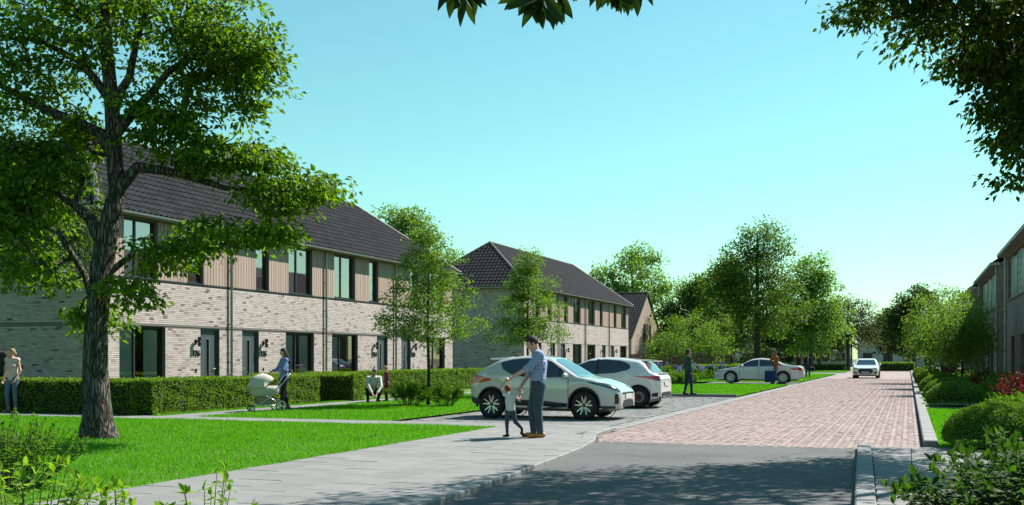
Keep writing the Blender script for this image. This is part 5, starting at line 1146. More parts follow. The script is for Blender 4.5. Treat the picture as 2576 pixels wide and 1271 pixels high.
    mo = MB().lathe([(0, -.008 * hs), (.014 * hs, -.003 * hs), (.014 * hs, .003 * hs), (0, .008 * hs)], (0, 0, 0), 'y', 10).build("mouth", M_lip, t, True); mo.location = hp(0, .079, -.052); mo.scale = (1.4, 1, .45)
    if beard: put("beard", sdf_mesh([ell(hp(0, .030, -.062), np.array([.058, .060, .062]) * hs)], min(res, .01), .01, cuts=[lambda X, Y, Z: (Z - (c0[2] - .045 * hs)) + 0 * X + 0 * Y]), beard, t)
    return t, j
M_jean = cloth("faded denim", (.055, .085, .12), .45); M_jeanl = cloth("light denim", (.13, .22, .34), .35); M_blk = cloth("black cloth", (.012, .012, .014)); M_navy = cloth("navy cloth", (.022, .032, .07))
M_hbrown = mat("brown hair", (.035, .014, .008), .8, var=.3, vs=40); M_hblack = mat("black hair", (.008, .007, .007), .8, var=.3, vs=40); M_hred = mat("auburn hair", (.19, .05, .018), .8, var=.3, vs=40); M_hblond = mat("blond hair", (.36, .22, .10), .8, var=.3, vs=40); M_hgrey = mat("grey hair", (.22, .22, .22), .8, var=.3, vs=40)
M_check = checkmat("checked shirt", (.85, .90, 1.0), (.28, .36, .70), (.07, .11, .36), 40); M_plaid = checkmat("plaid shirt", (.05, .03, .10), (.22, .025, .06), (.35, .06, .10), 14)
M_tan = mat("tan leather", (.62, .25, .04), .5, var=.15); M_dkred = mat("dark red leather", (.13, .02, .014), .5)
M_lgrey = cloth("pale tee", (.85, .79, .79), .06)
MANP = (-6.16, 18.26, .055)
pm, jm = person("man in blue checked shirt and jeans leading a small child by both hands", 0, 0, 1.79, 184, dict(pel=(0, -.03, .95), chest=(0, -.05, 1.30), neck=(0, .015, 1.50), head=(0, .075, 1.645), sl=(-.185, -.03, 1.445), sr=(.185, -.03, 1.445), el=(-.24, .16, 1.225), wl=(-.17, .405, 1.085), er=(.22, .09, 1.16), wr=(.12, .26, .905), hl=(-.095, -.04, .92), hr=(.095, -.03, .92), kl=(-.105, -.01, .51), kr=(.10, .07, .52), al=(-.11, -.055, .09), ar=(.10, .04, .09), tl=(-.13, .13, .03), tr=(.11, .21, .03)),
    M_check, M_jean, M_tan, M_hbrown, M_skin, .16, build=1.2, headscale=1.08, res=.012, hands=(.75, .75), look=(0, -28), hem=.99, pos=MANP, palm=dict(l=(.2, .2, -1), r=(-.3, .5, -.6)))
bl_ = sdf_mesh([cap((-.13, -.03, 1.0), (.13, -.03, 1.0), .02)], .02, .01)
bt = MB(); nb = 20
for z in (.975, 1.015):
    pass
rg = [(math.cos(2 * math.pi * k / nb) * .165, -.033 + math.sin(2 * math.pi * k / nb) * .118) for k in range(nb)]
bt.add([(x, y, z) for z in (.968, 1.008) for x, y in rg], [(k, (k + 1) % nb, nb + (k + 1) % nb, nb + k) for k in range(nb)]).build("belt", mat("belt leather", (.20, .045, .02), .5), pm, True)
# child: stands left of the man, seen from behind
a_ = Vector(MANP) + Vector((CS * -.51, SN * -.51, 0))
person("small child in pale tee and jeans seen from behind, holding the man's hands", 0, 0, .95, 90, dict(pel=(.05, 0, .475), chest=(.045, .0, .66), neck=(.02, .02, .775), head=(-.0, .05, .835), sl=(-.055, 0, .755), sr=(.135, 0, .715), el=(-.135, .03, .885), wl=(-.035, .05, .985), er=(.215, .0, .645), wr=(.222, .05, .765), hl=(.0, 0, .445), hr=(.10, 0, .445), kl=(-.012, .015, .245), kr=(.135, .02, .27), al=(-.005, 0, .06), ar=(.25, -.02, .155), tl=(-.065, .05, .02), tr=(.285, -.05, .035)),
    M_lgrey, M_jean, M_blk, M_hred, M_skin, .0, res=.010, hands=(.9, .9), look=(-25, -10), hem=.455, pos=tuple(a_), headscale=1.28, build=.98, palm=dict(l=(0, 1, 0), r=(0, 1, 0)))
# woman with pram
M_blue = cloth("light blue blouse", (.20, .29, .55)); M_pink = cloth("pale pink tee", (1.0, .66, .66), .06)
wp = wpt(715, 1036, 29.3)
person("woman with long black hair in a blue blouse pushing a cream pram", 0, 0, 1.66, 212, dict(el=(-.22, .10, 1.09), wl=(-.16, .33, 1.02), er=(.22, .12, 1.08), wr=(.16, .34, 1.02), kl=(-.09, .08, .47), al=(-.09, .12, .09), tl=(-.10, .26, .03), al2=(0, 0, 0), kr=(.09, -.02, .47), ar=(.10, -.16, .10), tr=(.11, -.02, .03)) if 0 else dict(el=(-.22, .10, 1.09), wl=(-.16, .33, 1.02), er=(.22, .12, 1.08), wr=(.16, .34, 1.02), kl=(-.09, .08, .47), al=(-.09, .10, .09), tl=(-.10, .24, .03), kr=(.09, -.02, .47), ar=(.10, -.14, .09), tr=(.11, .01, .03)),
    M_blue, M_blk, mat("grey suede", (.13, .14, .17), .8), M_hblack, M_skin, .55, hairlen=.30, res=.014, hands=(1.1, 1.1), look=(15, -18), pos=(wp.x, wp.y, .057), female=True, boots=.07, palm=dict(l=(0, .2, -1), r=(0, .2, -1)))
# couple at the left edge
w2 = wpt(31, 1043, 28.1)
person("woman in pink tee, light jeans and cowboy boots at the left edge", 0, 0, 1.67, 262, dict(head=(.02, .02, 1.535), wl=(-.16, .12, .84), el=(-.22, .0, 1.07), er=(.21, -.05, 1.08), wr=(.25, .0, .84), kr=(.11, .06, .48), al=(-.12, .02, .09), ar=(.12, -.03, .09), tl=(-.18, .12, .03), tr=(.15, .13, .03)), M_pink, M_jeanl, mat("beige leather", (.35, .24, .15), .7), M_hblond, M_skin, 0.0, res=.014, look=(38, 22), pos=(w2.x, w2.y, .057), female=True, boots=.22, bun=True)
w3 = wpt(-8, 1044, 28.6)
person("man in dark grey jumper and black trousers beside the pink-tee woman", 0, 0, 1.86, 275, None, cloth("charcoal knit", (.035, .037, .042)), M_blk, M_blk, M_hbrown, M_skin, 1, res=.016, look=(-30, -5), pos=(w3.x, w3.y, .057))
# crouching man and boy
w4 = wpt(938, 1016, 34.7)
person("grey-haired man in white shirt crouching to tie a boy's shoe", 0, 0, 1.74, 288, dict(pel=(0, -.12, .34), chest=(0, .10, .64), neck=(.0, .20, .82), head=(.0, .27, .95), sl=(-.19, .14, .76), sr=(.19, .14, .76), el=(-.20, .34, .50), wl=(-.02, .52, .26), er=(.20, .30, .50), wr=(.10, .52, .24), hl=(-.10, -.10, .33), hr=(.10, -.10, .33), kl=(-.20, .30, .42), kr=(.22, .28, .40), al=(-.16, .02, .09), ar=(.17, .05, .09), tl=(-.20, .18, .03), tr=(.21, .20, .03)), cloth("white shirt", (.68, .68, .66), .06), M_blk, M_blk, M_hgrey, M_skin, 1, res=.016, look=(-10, -45), hem=.30, pos=(w4.x, w4.y, .057), beard=M_hgrey)
w5 = wpt(972, 1013, 35.2)
person("blond boy in dark plaid shirt and wine-red trousers beside the crouching man", 0, 0, 1.12, 205, dict(wl=(-.13, .10, .60), er=(.15, -.03, .73)), M_plaid, cloth("wine trousers", (.10, .012, .022)), M_blk, M_hblond, M_skin, 1, res=.014, look=(10, -30), pos=(w5.x, w5.y, .057), headscale=1.2)
# woman in green
person("woman in green sweater and dark jeans standing by the parked hatchback", 1731, 1000, 1.68, 20, dict(wr=(.22, .03, .85), er=(.21, -.03, 1.08), kr=(.09, .08, .47), ar=(.09, .10, .09), tr=(.10, .24, .03), al=(-.09, -.10, .09), tl=(-.10, .04, .03), kl=(-.09, .0, .47)), cloth("green sweater", (.030, .085, .045)), M_navy, M_blk, M_hbrown, M_skin2, 1, res=.016, look=(0, 4), female=True, bun=True, pos=tuple(wpt(1731, 1000, 40.3).to_2d()) + (.10,))
# man in orange with bag
wo_ = wpt(1952, 967, 60.4)
person("man in orange sweater phoning beside the silver saloon car", 0, 0, 1.80, 196, dict(el=(-.25, .05, 1.17), wl=(-.27, .10, .90), er=(.22, .24, 1.25), wr=(.12, .16, 1.55), kl=(-.10, .14, .50), al=(-.10, .22, .09), tl=(-.11, .38, .03), kr=(.10, -.05, .49), ar=(.10, -.28, .13), tr=(.11, -.14, .03)), cloth("orange sweater", (.40, .15, .015)), M_jeanl, mat("brown shoe", (.08, .04, .03), .6), M_hblack, M_skin2, 1, res=.02, pos=(wo_.x, wo_.y, .02), beard=M_hblack)
bo = wpt(1940, 950, 60.2); bag = thing("shopping_bag", "dark blue rectangular bag carried by the man in orange", "bag", (bo.x - .05, bo.y - .05, .13), YAW)
bg_ = MB(); bg_.add([(-.28, -.06, 0), (.28, -.06, 0), (.28, .06, 0), (-.28, .06, 0), (-.29, -.05, .62), (.29, -.05, .62), (.29, .05, .62), (-.29, .05, .62)], [(0, 1, 5, 4), (1, 2, 6, 5), (2, 3, 7, 6), (3, 0, 4, 7), (0, 3, 2, 1), (4, 5, 6, 7)]).build("bag_body", cloth("blue canvas", (.012, .035, .13)), bag)
for y in (-.05, .05): MB().tube([(-.12, y, .61), (-.1, y * .6, .72), (.0, 0, .765), (.1, y * .6, .72), (.12, y, .61)], .008, 5).build("strap", M_navy, bag)
# two men behind the saloon
wq = wpt(2009, 951, 80); person("man in dark red tee walking behind the saloon car", 0, 0, 1.74, 262, None, cloth("dark red tee", (.09, .012, .022)), M_navy, M_blk, M_hblack, M_skin2, .0, res=.024, pos=(wq.x, wq.y, .04), look=(-20, 0))
wr_ = wpt(2032, 953, 77); person("man in black jacket over a grey shirt behind the saloon car", 0, 0, 1.76, 265, dict(kl=(-.10, .08, .48), al=(-.10, .10, .09), tl=(-.11, .25, .03), ar=(.10, -.12, .09), tr=(.11, .02, .03)), M_blk, M_jean, M_blk, M_hblack, M_skin2, 1, res=.024, pos=(wr_.x, wr_.y, .03), jacket=cloth("grey shirt", (.30, .31, .34)), look=(20, 0))
bp = wpt(2042, 930, 76.6); sbg = thing("shoulder_bag", "black bag at the hip of the man in the black jacket", "bag", (bp.x, bp.y, .55), YAW)
sv = sdf_mesh([cap((-.13, 0, .08), (.13, 0, .08), .09), cap((-.13, 0, .2), (.13, 0, .2), .08)], .025, .03); put("bag_body", sv, M_blk, sbg); MB().tube([(-.15, 0, .24), (-.10, .0, .55), (-.12, 0, .85)], .015, 5).build("strap", M_blk, sbg)
# ------------------------------------------------------------------ the pram
def pram():
    p = wpt(672, 1040, 28.6); t = thing("pram", "cream pram with deep hood and chrome frame pushed along the hedge path", "pram", (p.x, p.y, .057), R(206) + YAW - R(90))
    cr = mat("cream canvas", (.66, .62, .54), .85, var=.05, bump=.15, bs=30); ch = mat("aluminium tube", (.62, .63, .64), .25, metal=.9); rb = mat("tyre rubber", (.012, .012, .012), .8)
    # carrycot
    b = MB(); n = 20; rings = [(.40, .155, .30), (.43, .19, .345), (.55, .205, .375), (.66, .215, .39)]
    def ringp(z, w, l): return [(math.copysign(abs(math.cos(a)) ** .6, math.cos(a)) * w, .08 + math.copysign(abs(math.sin(a)) ** .6, math.sin(a)) * l, z) for a in [2 * math.pi * k / n for k in range(n)]]
    v = [q for r in rings for q in ringp(*r)]; f = [(i * n + k, i * n + (k + 1) % n, (i + 1) * n + (k + 1) % n, (i + 1) * n + k) for i in range(3) for k in range(n)] + [tuple(range(n - 1, -1, -1)), tuple(3 * n + k for k in range(n))]
    b.add(v, f).build("carrycot", cr, t, True)
    # hood: quarter dome over the front of the cot, with ribs
    h = MB(); m1, m2 = 9, 12; vv = []
    for i in range(m1 + 1):
        a = R(-8 + 150 * i / m1)                      # sweeps from the front edge up and back
        for k in range(m2 + 1):
            c = -math.pi / 2 + math.pi * k / m2; rr = 1 + .012 * math.cos(i * 2.1)
            wx = .222 * math.copysign(abs(math.sin(c)) ** .75, math.sin(c)); rad = (abs(math.cos(c)) ** .55)
            vv.append((wx, .12 + .36 * math.cos(a) * rad * rr, .645 + .345 * math.sin(a) * rad * rr if math.sin(a) > 0 else .645 + .345 * math.sin(a)))
    ff = [(i * (m2 + 1) + k, i * (m2 + 1) + k + 1, (i + 1) * (m2 + 1) + k + 1, (i + 1) * (m2 + 1) + k) for i in range(m1) for k in range(m2)]
    ho = h.add(vv, ff).build("hood", cr, t, True, fix=True); so = ho.modifiers.new("s", 'SOLIDIFY'); so.thickness = .012
    MB().tube([(-.215, -.30, .66), (-.12, -.31, .68), (.12, -.31, .68), (.215, -.30, .66)], .012, 6).build("apron_edge", cr, t)
    # basket
    MB().add([(-.16, -.2, .22), (.16, -.2, .22), (.16, .24, .22), (-.16, .24, .22), (-.19, -.24, .37), (.19, -.24, .37), (.19, .28, .37), (-.19, .28, .37)], [(0, 3, 2, 1), (0, 1, 5, 4), (1, 2, 6, 5), (2, 3, 7, 6), (3, 0, 4, 7)]).build("basket", mat("beige mesh", (.38, .34, .27), .9), t)
    fr = MB()
    for x in (-.235, .235):
        fr.tube([(x, -.56, 1.0), (x, -.35, .72), (x * .95, .0, .36), (x * .85, .30, .16), (x * .62, .40, .15)], .012, 7); fr.tube([(x, -.30, .14), (x, -.12, .30), (x * .95, .06, .42)], .011, 7); fr.tube([(x, -.30, .16), (x * .85, .32, .16)], .010, 6)
    fr.tube([(-.235, .06, .40), (.235, .06, .40)], .01, 6); fr.tube([(-.25, -.30, .14), (.25, -.30, .14)], .01, 6); fr.build("frame", ch, t, True)
    MB().tube([(-.235, -.55, .985), (-.22, -.60, 1.035), (-.12, -.62, 1.05), (.12, -.62, 1.05), (.22, -.60, 1.035), (.235, -.55, .985)], .016, 8).build("handle", M_black, t, True)
    for x, y, r_ in ((-.27, -.30, .145), (.27, -.30, .145), (-.15, .42, .075), (.15, .42, .075)):
        w = MB().lathe([(r_ - .022, -.018), (r_ - .006, -.018), (r_, 0), (r_ - .006, .018), (r_ - .022, .018), (r_ - .022, -.018)], (0, 0, 0), 'x', 20).build("wheel", rb, t, True); w.location = (x, y, r_)
        sp_ = MB()
        for k in range(5): a = 2 * math.pi * k / 5; sp_.tube([(0, 0, 0), (0, math.cos(a) * (r_ - .02), math.sin(a) * (r_ - .02))], .010, 5)
        sp_.lathe([(r_ - .035, -.01), (r_ - .02, -.01), (r_ - .02, .01), (r_ - .035, .01), (r_ - .035, -.01)], (0, 0, 0), 'x', 20); sp_.lathe([(0, -.025), (.02, -.022), (.02, .022), (0, .025)], (0, 0, 0), 'x', 10); sp_.build("rim", ch, w)
        if r_ < .1: MB().tube([(x, y, r_ * 2 + .01), (x * .9, y - .03, .16)], .012, 6).box(x - .03, x + .03, y - .02, y + .01, r_ + .05, r_ * 2 + .02).build("fork", M_black, t)
pram()
# ------------------------------------------------------------------ cars
def paint(name, c, fl=.35): return mat(name, c, .24, metal=fl, coat=1.0, var=.03, vs=2)
M_tyre = mat("car tyre", (.014, .014, .015), .85, bump=.3, bs=90); M_trim = mat("black plastic trim", (.018, .019, .020), .55, bump=.15, bs=120); M_cglass = mat("car glass", (.010, .013, .018), .03, coat=1.0, spec=.9); M_alloy = mat("machined alloy", (.58, .57, .55), .3, metal=.9); M_alloyd = mat("dark alloy", (.03, .03, .032), .4, metal=.5)
M_chrome = mat("chrome", (.75, .76, .78), .12, metal=1.0); M_lampc = mat("headlamp lens", (.20, .23, .26), .08, metal=.4, coat=1.0); M_lampd = mat("headlamp inside", (.02, .022, .026), .15, coat=1.0); M_red_l = mat("tail lamp red", (.75, .012, .02), .12, coat=1.0); M_plate = mat("number plate", (.72, .72, .70), .5); M_disc = mat("brake disc", (.30, .29, .28), .4, metal=.8); M_caliper = mat("red caliper", (.45, .02, .015), .4); M_seam = mat("panel gap", (.01, .01, .01), .8)
def smooth_interp(P, s, win=.07):
    xs = np.linspace(-.5, 6, 1300); ys = np.interp(xs, [p[0] for p in P], [p[1] for p in P]); k = max(1, int(win / (xs[1] - xs[0]))); ker = np.hanning(2 * k + 3); ker /= ker.sum(); yp = np.pad(ys, len(ker) // 2, mode='edge'); return np.interp(s, xs, np.convolve(yp, ker, 'valid'))
def make_wheel(parent, loc, r, style, side, w=.215):
    """side +1 right, -1 left; outer face towards side"""
    t = MB().lathe([(r * .70, -w / 2), (r * .86, -w / 2 - .012), (r * .965, -w / 2 + .012), (r, -w / 2 + .05), (r, w / 2 - .05), (r * .965, w / 2 - .012), (r * .86, w / 2 + .012), (r * .70, w / 2)], (0, 0, 0), 'x', 36).build("wheel", M_tyre, parent, True, True); t.location = loc
    o = w / 2 * side; rm = MB().lathe([(r * .70, -o * .9), (r * .66, -o * .6), (r * .62, o * .55), (r * .67, o * 1.02), (r * .72, o * 1.06), (r * .725, o * .98)], (0, 0, 0), 'x', 36)
    rm.build("rim", M_alloyd if style != 2 else M_alloy, t, True)
    MB().lathe([(0, o * .15), (r * .50, o * .15), (r * .50, o * .05)], (0, 0, 0), 'x', 24).build("brake_disc", M_disc, t)
    MB().lathe([(0, -o * .3), (r * .69, -o * .3)], (0, 0, 0), 'x', 20).build("wheel_back", M_black, t)
    sp = MB(); dk = MB()
    def bar(b, a0, r0, a1, r1, w0, w1, x0, x1, th=.02):
        p, q = Vector((0, math.cos(a0) * r0, math.sin(a0) * r0)), Vector((0, math.cos(a1) * r1, math.sin(a1) * r1)); d = (q - p).normalized(); n = Vector((1, 0, 0)).cross(d); v = []
        for c, ww, xx in ((p, w0, x0), (q, w1, x1)):
            for sx, sn in ((0, -1), (0, 1), (1, .8), (1, -.8)): v.append(c + n * ww * sn * .5 + Vector(((xx - th * (1 - sx)) * side, 0, 0)))
        b.add(v, [(0, 1, 5, 4), (1, 2, 6, 5), (2, 3, 7, 6), (3, 0, 4, 7), (0, 3, 2, 1), (4, 5, 6, 7)])
    f = w / 2
    if style == 1:      # five twin spokes, machined faces
        for k in range(5):
            a = 2 * math.pi * k / 5 + .31
            for dlt in (-1, 1): bar(sp, a + dlt * .10, r * .12, a + dlt * .26, r * .68, .035, .03, f * .72, f * 1.0)
            bar(dk, a + .63, r * .1, a + .63, r * .66, .05, .03, f * .55, f * .8)
    elif style == 3:
        for k in range(10): a = 2 * math.pi * k / 10; bar(dk, a, r * .1, a, r * .68, .022, .018, f * .75, f * 1.0)
    else:
        for k in range(16): a = 2 * math.pi * k / 16; bar(sp, a, r * .1, a + .05, r * .68, .022, .022, f * .75, f * 1.0)
    if sp.v: sp.build("spokes", M_alloy, t, fix=True)
    if dk.v: dk.build("dark_spokes", M_alloyd, t, fix=True)
    MB().lathe([(0, f * .85 * side), (r * .12, f * .82 * side), (r * .16, f * .6 * side)], (0, 0, 0), 'x', 14).build("hub_cap", M_alloyd, t)
    if style == 3: MB().add([(o * .6, r * .2, -r * .3), (o * .6, r * .52, -r * .22), (o * .6, r * .52, r * .22), (o * .6, r * .2, r * .3), (o * .2, r * .2, -r * .3), (o * .2, r * .52, -r * .22), (o * .2, r * .52, r * .22), (o * .2, r * .2, r * .3)], [(0, 1, 2, 3), (4, 7, 6, 5), (0, 4, 5, 1), (1, 5, 6, 2), (2, 6, 7, 3), (3, 7, 4, 0)]).build("caliper", M_caliper, t)
def car(name, label, pos, rz, S_):
    t = thing(name, label, "car", pos, rz); L, hw = S_['L'], S_['W'] / 2; wf, wr_, rw = S_['wf'], S_['wr'], S_['r']; ra = rw + S_.get('gap', .055); sill = S_.get('sill', .24)
    s = np.unique(np.round(np.concatenate([np.linspace(0, .3, 9), np.linspace(.3, L - .3, 60), np.linspace(L - .3, L, 9), *[wc + ra * np.cos(np.linspace(0, math.pi, 17)) for wc in (wf, wr_)]]), 4)); s = s[(s >= 0) & (s <= L)]
    zt = smooth_interp(S_['top'], s, S_.get('win', .05)); zs = smooth_interp(S_['belt'], s, .12); w = smooth_interp(S_['width'], s, .05) * hw; zlow = smooth_interp(S_.get('low', [(0, .30), (.25, sill), (L - .25, sill), (L, .36)]), s, .06); zs = np.minimum(zs, zt - .012)
    for wc in (wf, wr_):
        d = ra ** 2 - (s - wc) ** 2; zlow = np.where(d > 0, np.maximum(zlow, rw + np.sqrt(np.maximum(d, 0))), zlow)
    tl = np.array([0, .10, .28, .5, .7, .86, .95, 1.0]); tu = np.array([.3, .62, .86]); rf = [(.94, .965), (.80, .988), (.52, .998), (.25, 1.0), (0, 1.0)]; V = []; tum = S_.get('tumble', .42)
    for i in range(len(s)):
        h = zt[i] - zs[i]; row = []; y = L / 2 - s[i]
        for q in tl: row.append((w[i] * (1 - .045 * (1 - q) ** 2 - .035 * max(0, q - .45) ** 2 / .3), y, zlow[i] + (zs[i] - zlow[i]) * q))
        ws = row[-1][0]; wr2 = max(ws - tum * h - .02, ws * .55)
        for q in tu: row.append((ws + (wr2 - ws) * q ** 1.2, y, zs[i] + h * .93 * q))
        for a, b in rf: row.append((wr2 * a, y, zs[i] + h * b))
        V.append(row)
    m = len(V[0]); n = len(s); vr = [p for r in V for p in r]; vl = [(-p[0], p[1], p[2]) for p in vr]; F_ = []
    for i in range(n - 1):
        for k in range(m - 1): F_.append((i * m + k, i * m + k + 1, (i + 1) * m + k + 1, (i + 1) * m + k)); F_.append((n * m + i * m + k + 1, n * m + i * m + k, n * m + (i + 1) * m + k, n * m + (i + 1) * m + k + 1))
    F_.append(tuple(list(range(m)) + [n * m + k for k in range(m - 2, -1, -1)])); e = (n - 1) * m; F_.append(tuple([e + k for k in range(m - 1, -1, -1)] + [n * m + e + k for k in range(m - 1)]))
    me = bpy.data.meshes.new("body"); me.from_pydata(vr + vl, [], F_); bm = bmesh.new(); bm.from_mesh(me); bmesh.ops.remove_doubles(bm, verts=bm.verts, dist=.0005); bmesh.ops.recalc_face_normals(bm, faces=bm.faces); bm.to_mesh(me)
    bvh = BVHTree.FromBMesh(bm); bm.free(); me.polygons.foreach_set("use_smooth", [len(p.vertices) < 5 for p in me.polygons]); me.update(); body = link("body", me, t, S_['paint'])
    # underbody and wheel housings
    MB().box(-hw * .78, hw * .78, -L / 2 + .3, L / 2 - .3, sill - .06, sill + .12).box(-hw * .70, hw * .70, -L / 2 + .12, L / 2 - .25, sill + .121, .72).build("underbody", M_black, t)
    def decal(nm, axis, lo, up, m_, nx=16, nz=7, off=.006, both=True, th=0, parent=None):
        lo, up = sorted(lo), sorted(up); a0, a1 = max(lo[0][0], up[0][0]), min(lo[-1][0], up[-1][0]); res = None
        for sd in ((1, -1) if both else (1,)):
            v = []; ok = True
            for i in range(nx + 1):
                a = a0 + (a1 - a0) * i / nx; z0 = float(np.interp(a, [p[0] for p in lo], [p[1] for p in lo])); z1 = float(np.interp(a, [p[0] for p in up], [p[1] for p in up]))
                for k in range(nz + 1):
                    z = z0 + (z1 - z0) * k / nz
                    if axis == 'side': o, d = Vector((3 * sd, L / 2 - a, z)), Vector((-sd, 0, 0))
                    elif axis == 'front': o, d = Vector((a * sd, L / 2 + 2, z)), Vector((0, -1, 0))
                    elif axis == 'rear': o, d = Vector((a * sd, -L / 2 - 2, z)), Vector((0, 1, 0))
                    elif axis == 'fdiag': d = Vector((-.6 * sd, -.8, 0)); pp = Vector((-.8 * sd, .6, 0)); o = Vector((hw * sd, L / 2, z)) - d * 2 + pp * a
                    else: d = Vector((-.6 * sd, .8, 0)); pp = Vector((-.8 * sd, -.6, 0)); o = Vector((hw * sd, -L / 2, z)) - d * 2 + pp * a
                    h, nrm, ix, ds = bvh.ray_cast(o, d)
                    if h is None: h = v[-1] if v else Vector((hw * sd, 0, z)); nrm = Vector((0, 0, 0))
                    elif nrm.dot(d) > 0: nrm = -nrm
                    v.append(h + nrm * off)
            f = [(i * (nz + 1) + k, (i + 1) * (nz + 1) + k, (i + 1) * (nz + 1) + k + 1, i * (nz + 1) + k + 1) for i in range(nx) for k in range(nz)]
            res = MB().add(v, f).build(nm, m_, parent or t, True, True)
        return res
    S_['detail'](decal, t, L, hw, body)
    for wc in (wf, wr_):
        for sd in (1, -1):
            make_wheel(t, (sd * (hw - .125), L / 2 - wc, rw), rw, S_['style'], sd)
            # arch lip
            pts = []; 
            for a in np.linspace(-.12, math.pi + .12, 26):
                y = L / 2 - wc + (ra + .012) * math.cos(a); z = rw + (ra + .012) * math.sin(a)
                if z < sill - .02: continue
                h, nrm, ix, ds = bvh.ray_cast(Vector((3 * sd, L / 2 - wc + (ra + .05) * math.cos(a), rw + (ra + .05) * math.sin(a))), Vector((-sd, 0, 0))); x = h.x if h else sd * hw * .97; pts.append((x - sd * .012, y, z))
            if S_.get('arch'): MB().tube(pts, S_['arch'], 6, sq=(1, 1)).build("arch_trim", M_trim, t, True)
            MB().lathe([(ra + .0, -.16), (ra + .0, .0)], (sd * (hw - .16), L / 2 - wc, rw), 'x', 28).build("wheel_housing", M_black, t)
    for sd in (1, -1):
        y, z, x = S_['mirror']; mm = sdf_mesh([ell((sd * (x + .09), y, z), (.12, .065, .08)), cap((sd * (x - .03), y + .02, z - .05), (sd * (x + .05), y, z - .04), .02)], .012, .02); put("mirror", mm, S_['paint'], t); MB().lathe([(0, 0), (.07, .0), (.06, .008), (0, .008)], (0, 0, 0), 'y', 12).build("mirror_glass", M_cglass, t).location = (sd * (x + .085), y - .052, z)
    return t
def seam(decal, s0, s1, z0, z1, parent): decal("panel_gap", 'side', [(s0, z0), (s0 + .015, z0)], [(s0, z1), (s0 + .015, z1)], M_seam, 1, 14, .003, parent=parent)
def plate(t, y, z, sd, tilt=0):
    o = MB().box(-.26, .26, -.008, .008, -.055, .055).build("number_plate", M_plate, t); o.location = (0, y, z)
    return o
def suv(d, t, L, hw, body):
    ro = [(1.32, 1.02), (1.55, 1.20), (1.8, 1.355), (2.1, 1.425), (2.5, 1.43), (2.85, 1.40), (3.12, 1.33)]; bl_ = [(1.32, 1.0), (1.9, .985), (2.5, 1.0), (2.85, 1.06), (3.05, 1.17), (3.12, 1.28)]
    gl = d("side_window", 'side', bl_, ro, M_cglass, 26, 8, .005)
    d("window_pillar", 'side', [(2.20, .99), (2.27, .99)], [(2.20, 1.43), (2.27, 1.43)], M_trim, 1, 8, .009); d("window_pillar", 'side', [(1.52, .99), (1.57, .99)], [(1.52, 1.185), (1.57, 1.205)], M_trim, 1, 8, .009)
    d("windscreen", 'front', [(-.66, 1.0), (-.3, .985), (.3, .985), (.66, 1.0)], [(-.66, 1.10), (-.56, 1.36), (-.3, 1.415), (.3, 1.415), (.56, 1.36), (.66, 1.10)], M_cglass, 24, 12, .006, False)
    d("rear_window", 'rear', [(-.56, 1.16), (.56, 1.16)], [(-.56, 1.20), (-.5, 1.37), (.5, 1.37), (.56, 1.20)], M_cglass, 16, 8, .006, False)
    for a, b, c in ((1.30, .36, .97), (2.30, .36, 1.0)): seam(d, a, a, b, c, body)
    d("door_edge", 'side', [(1.32, .985), (3.05, 1.16)], [(1.32, .992), (3.05, 1.172)], M_seam, 20, 1, .004)
    d("sill_trim", 'side', [(1.34, .25), (2.88, .25)], [(1.34, .38), (2.0, .44), (2.88, .46)], M_trim, 16, 3, .012)
    d("bumper_trim", 'rear', [(-.8, .28), (.8, .28)], [(-.8, .50), (.8, .50)], M_trim, 16, 4, .012, False); d("rear_trim", 'side', [(3.70, .33), (L - .06, .40)], [(3.70, .45), (L - .06, .52)], M_trim, 6, 4, .010)
    d("headlamp", 'fdiag', [(-.46, .865), (-.2, .78), (0, .715), (.2, .64)], [(-.46, .88), (-.2, .855), (0, .825), (.2, .75)], M_lampd, 18, 5, .008)
    d("headlamp_lens", 'fdiag', [(-.34, .845), (-.1, .785), (.17, .69)], [(-.34, .86), (-.1, .81), (.17, .715)], M_lampc, 14, 3, .013)
    d("grille", 'front', [(-.52, .60), (.52, .60)], [(-.52, .645), (.52, .645)], M_lampd, 14, 2, .008, False); d("lower_grille", 'front', [(-.52, .30), (.52, .30)], [(-.52, .36), (-.40, .46), (.40, .46), (.52, .36)], M_trim, 16, 4, .010, False)
    d("bumper_blade", 'front', [(-.62, .245), (.62, .245)], [(-.62, .30), (.62, .30)], M_alloy, 16, 2, .018, False); d("fog_slot", 'fdiag', [(.02, .38), (.12, .38)], [(.02, .60), (.08, .62), (.12, .58)], M_trim, 6, 6, .008); d("corner_trim", 'side', [(.12, .27), (.50, .25)], [(.12, .33), (.50, .33)], M_trim, 6, 3, .010)
    d("tail_lamp", 'rdiag', [(-.36, .90), (-.15, .85), (.14, .82)], [(-.36, .95), (-.15, 1.02), (.14, 1.03)], M_red_l, 12, 6, .012); d("tail_lamp_band", 'rdiag', [(-.28, .925), (.12, .935)], [(-.28, .935), (.12, .948)], M_lampd, 8, 1, .016)
    plate(t, L / 2 + .012, .545, 1); plate(t, -L / 2 - .012, .62, -1)
    MB().add([(-.56, -.95, 1.40), (.56, -.95, 1.40), (.60, -1.50, 1.405), (-.60, -1.50, 1.405), (-.50, -.95, 1.468), (.50, -.95, 1.468), (.57, -1.50, 1.432), (-.57, -1.50, 1.432)], [(0, 3, 2, 1), (4, 5, 6, 7), (0, 1, 5, 4), (1, 2, 6, 5), (2, 3, 7, 6), (3, 0, 4, 7)]).build("roof_spoiler", body.data.materials[0], t)
    put("antenna_fin", sdf_mesh([cap((0, -.85, 1.47), (0, -1.02, 1.51), .012, .03)], .01, .01), M_trim, t)
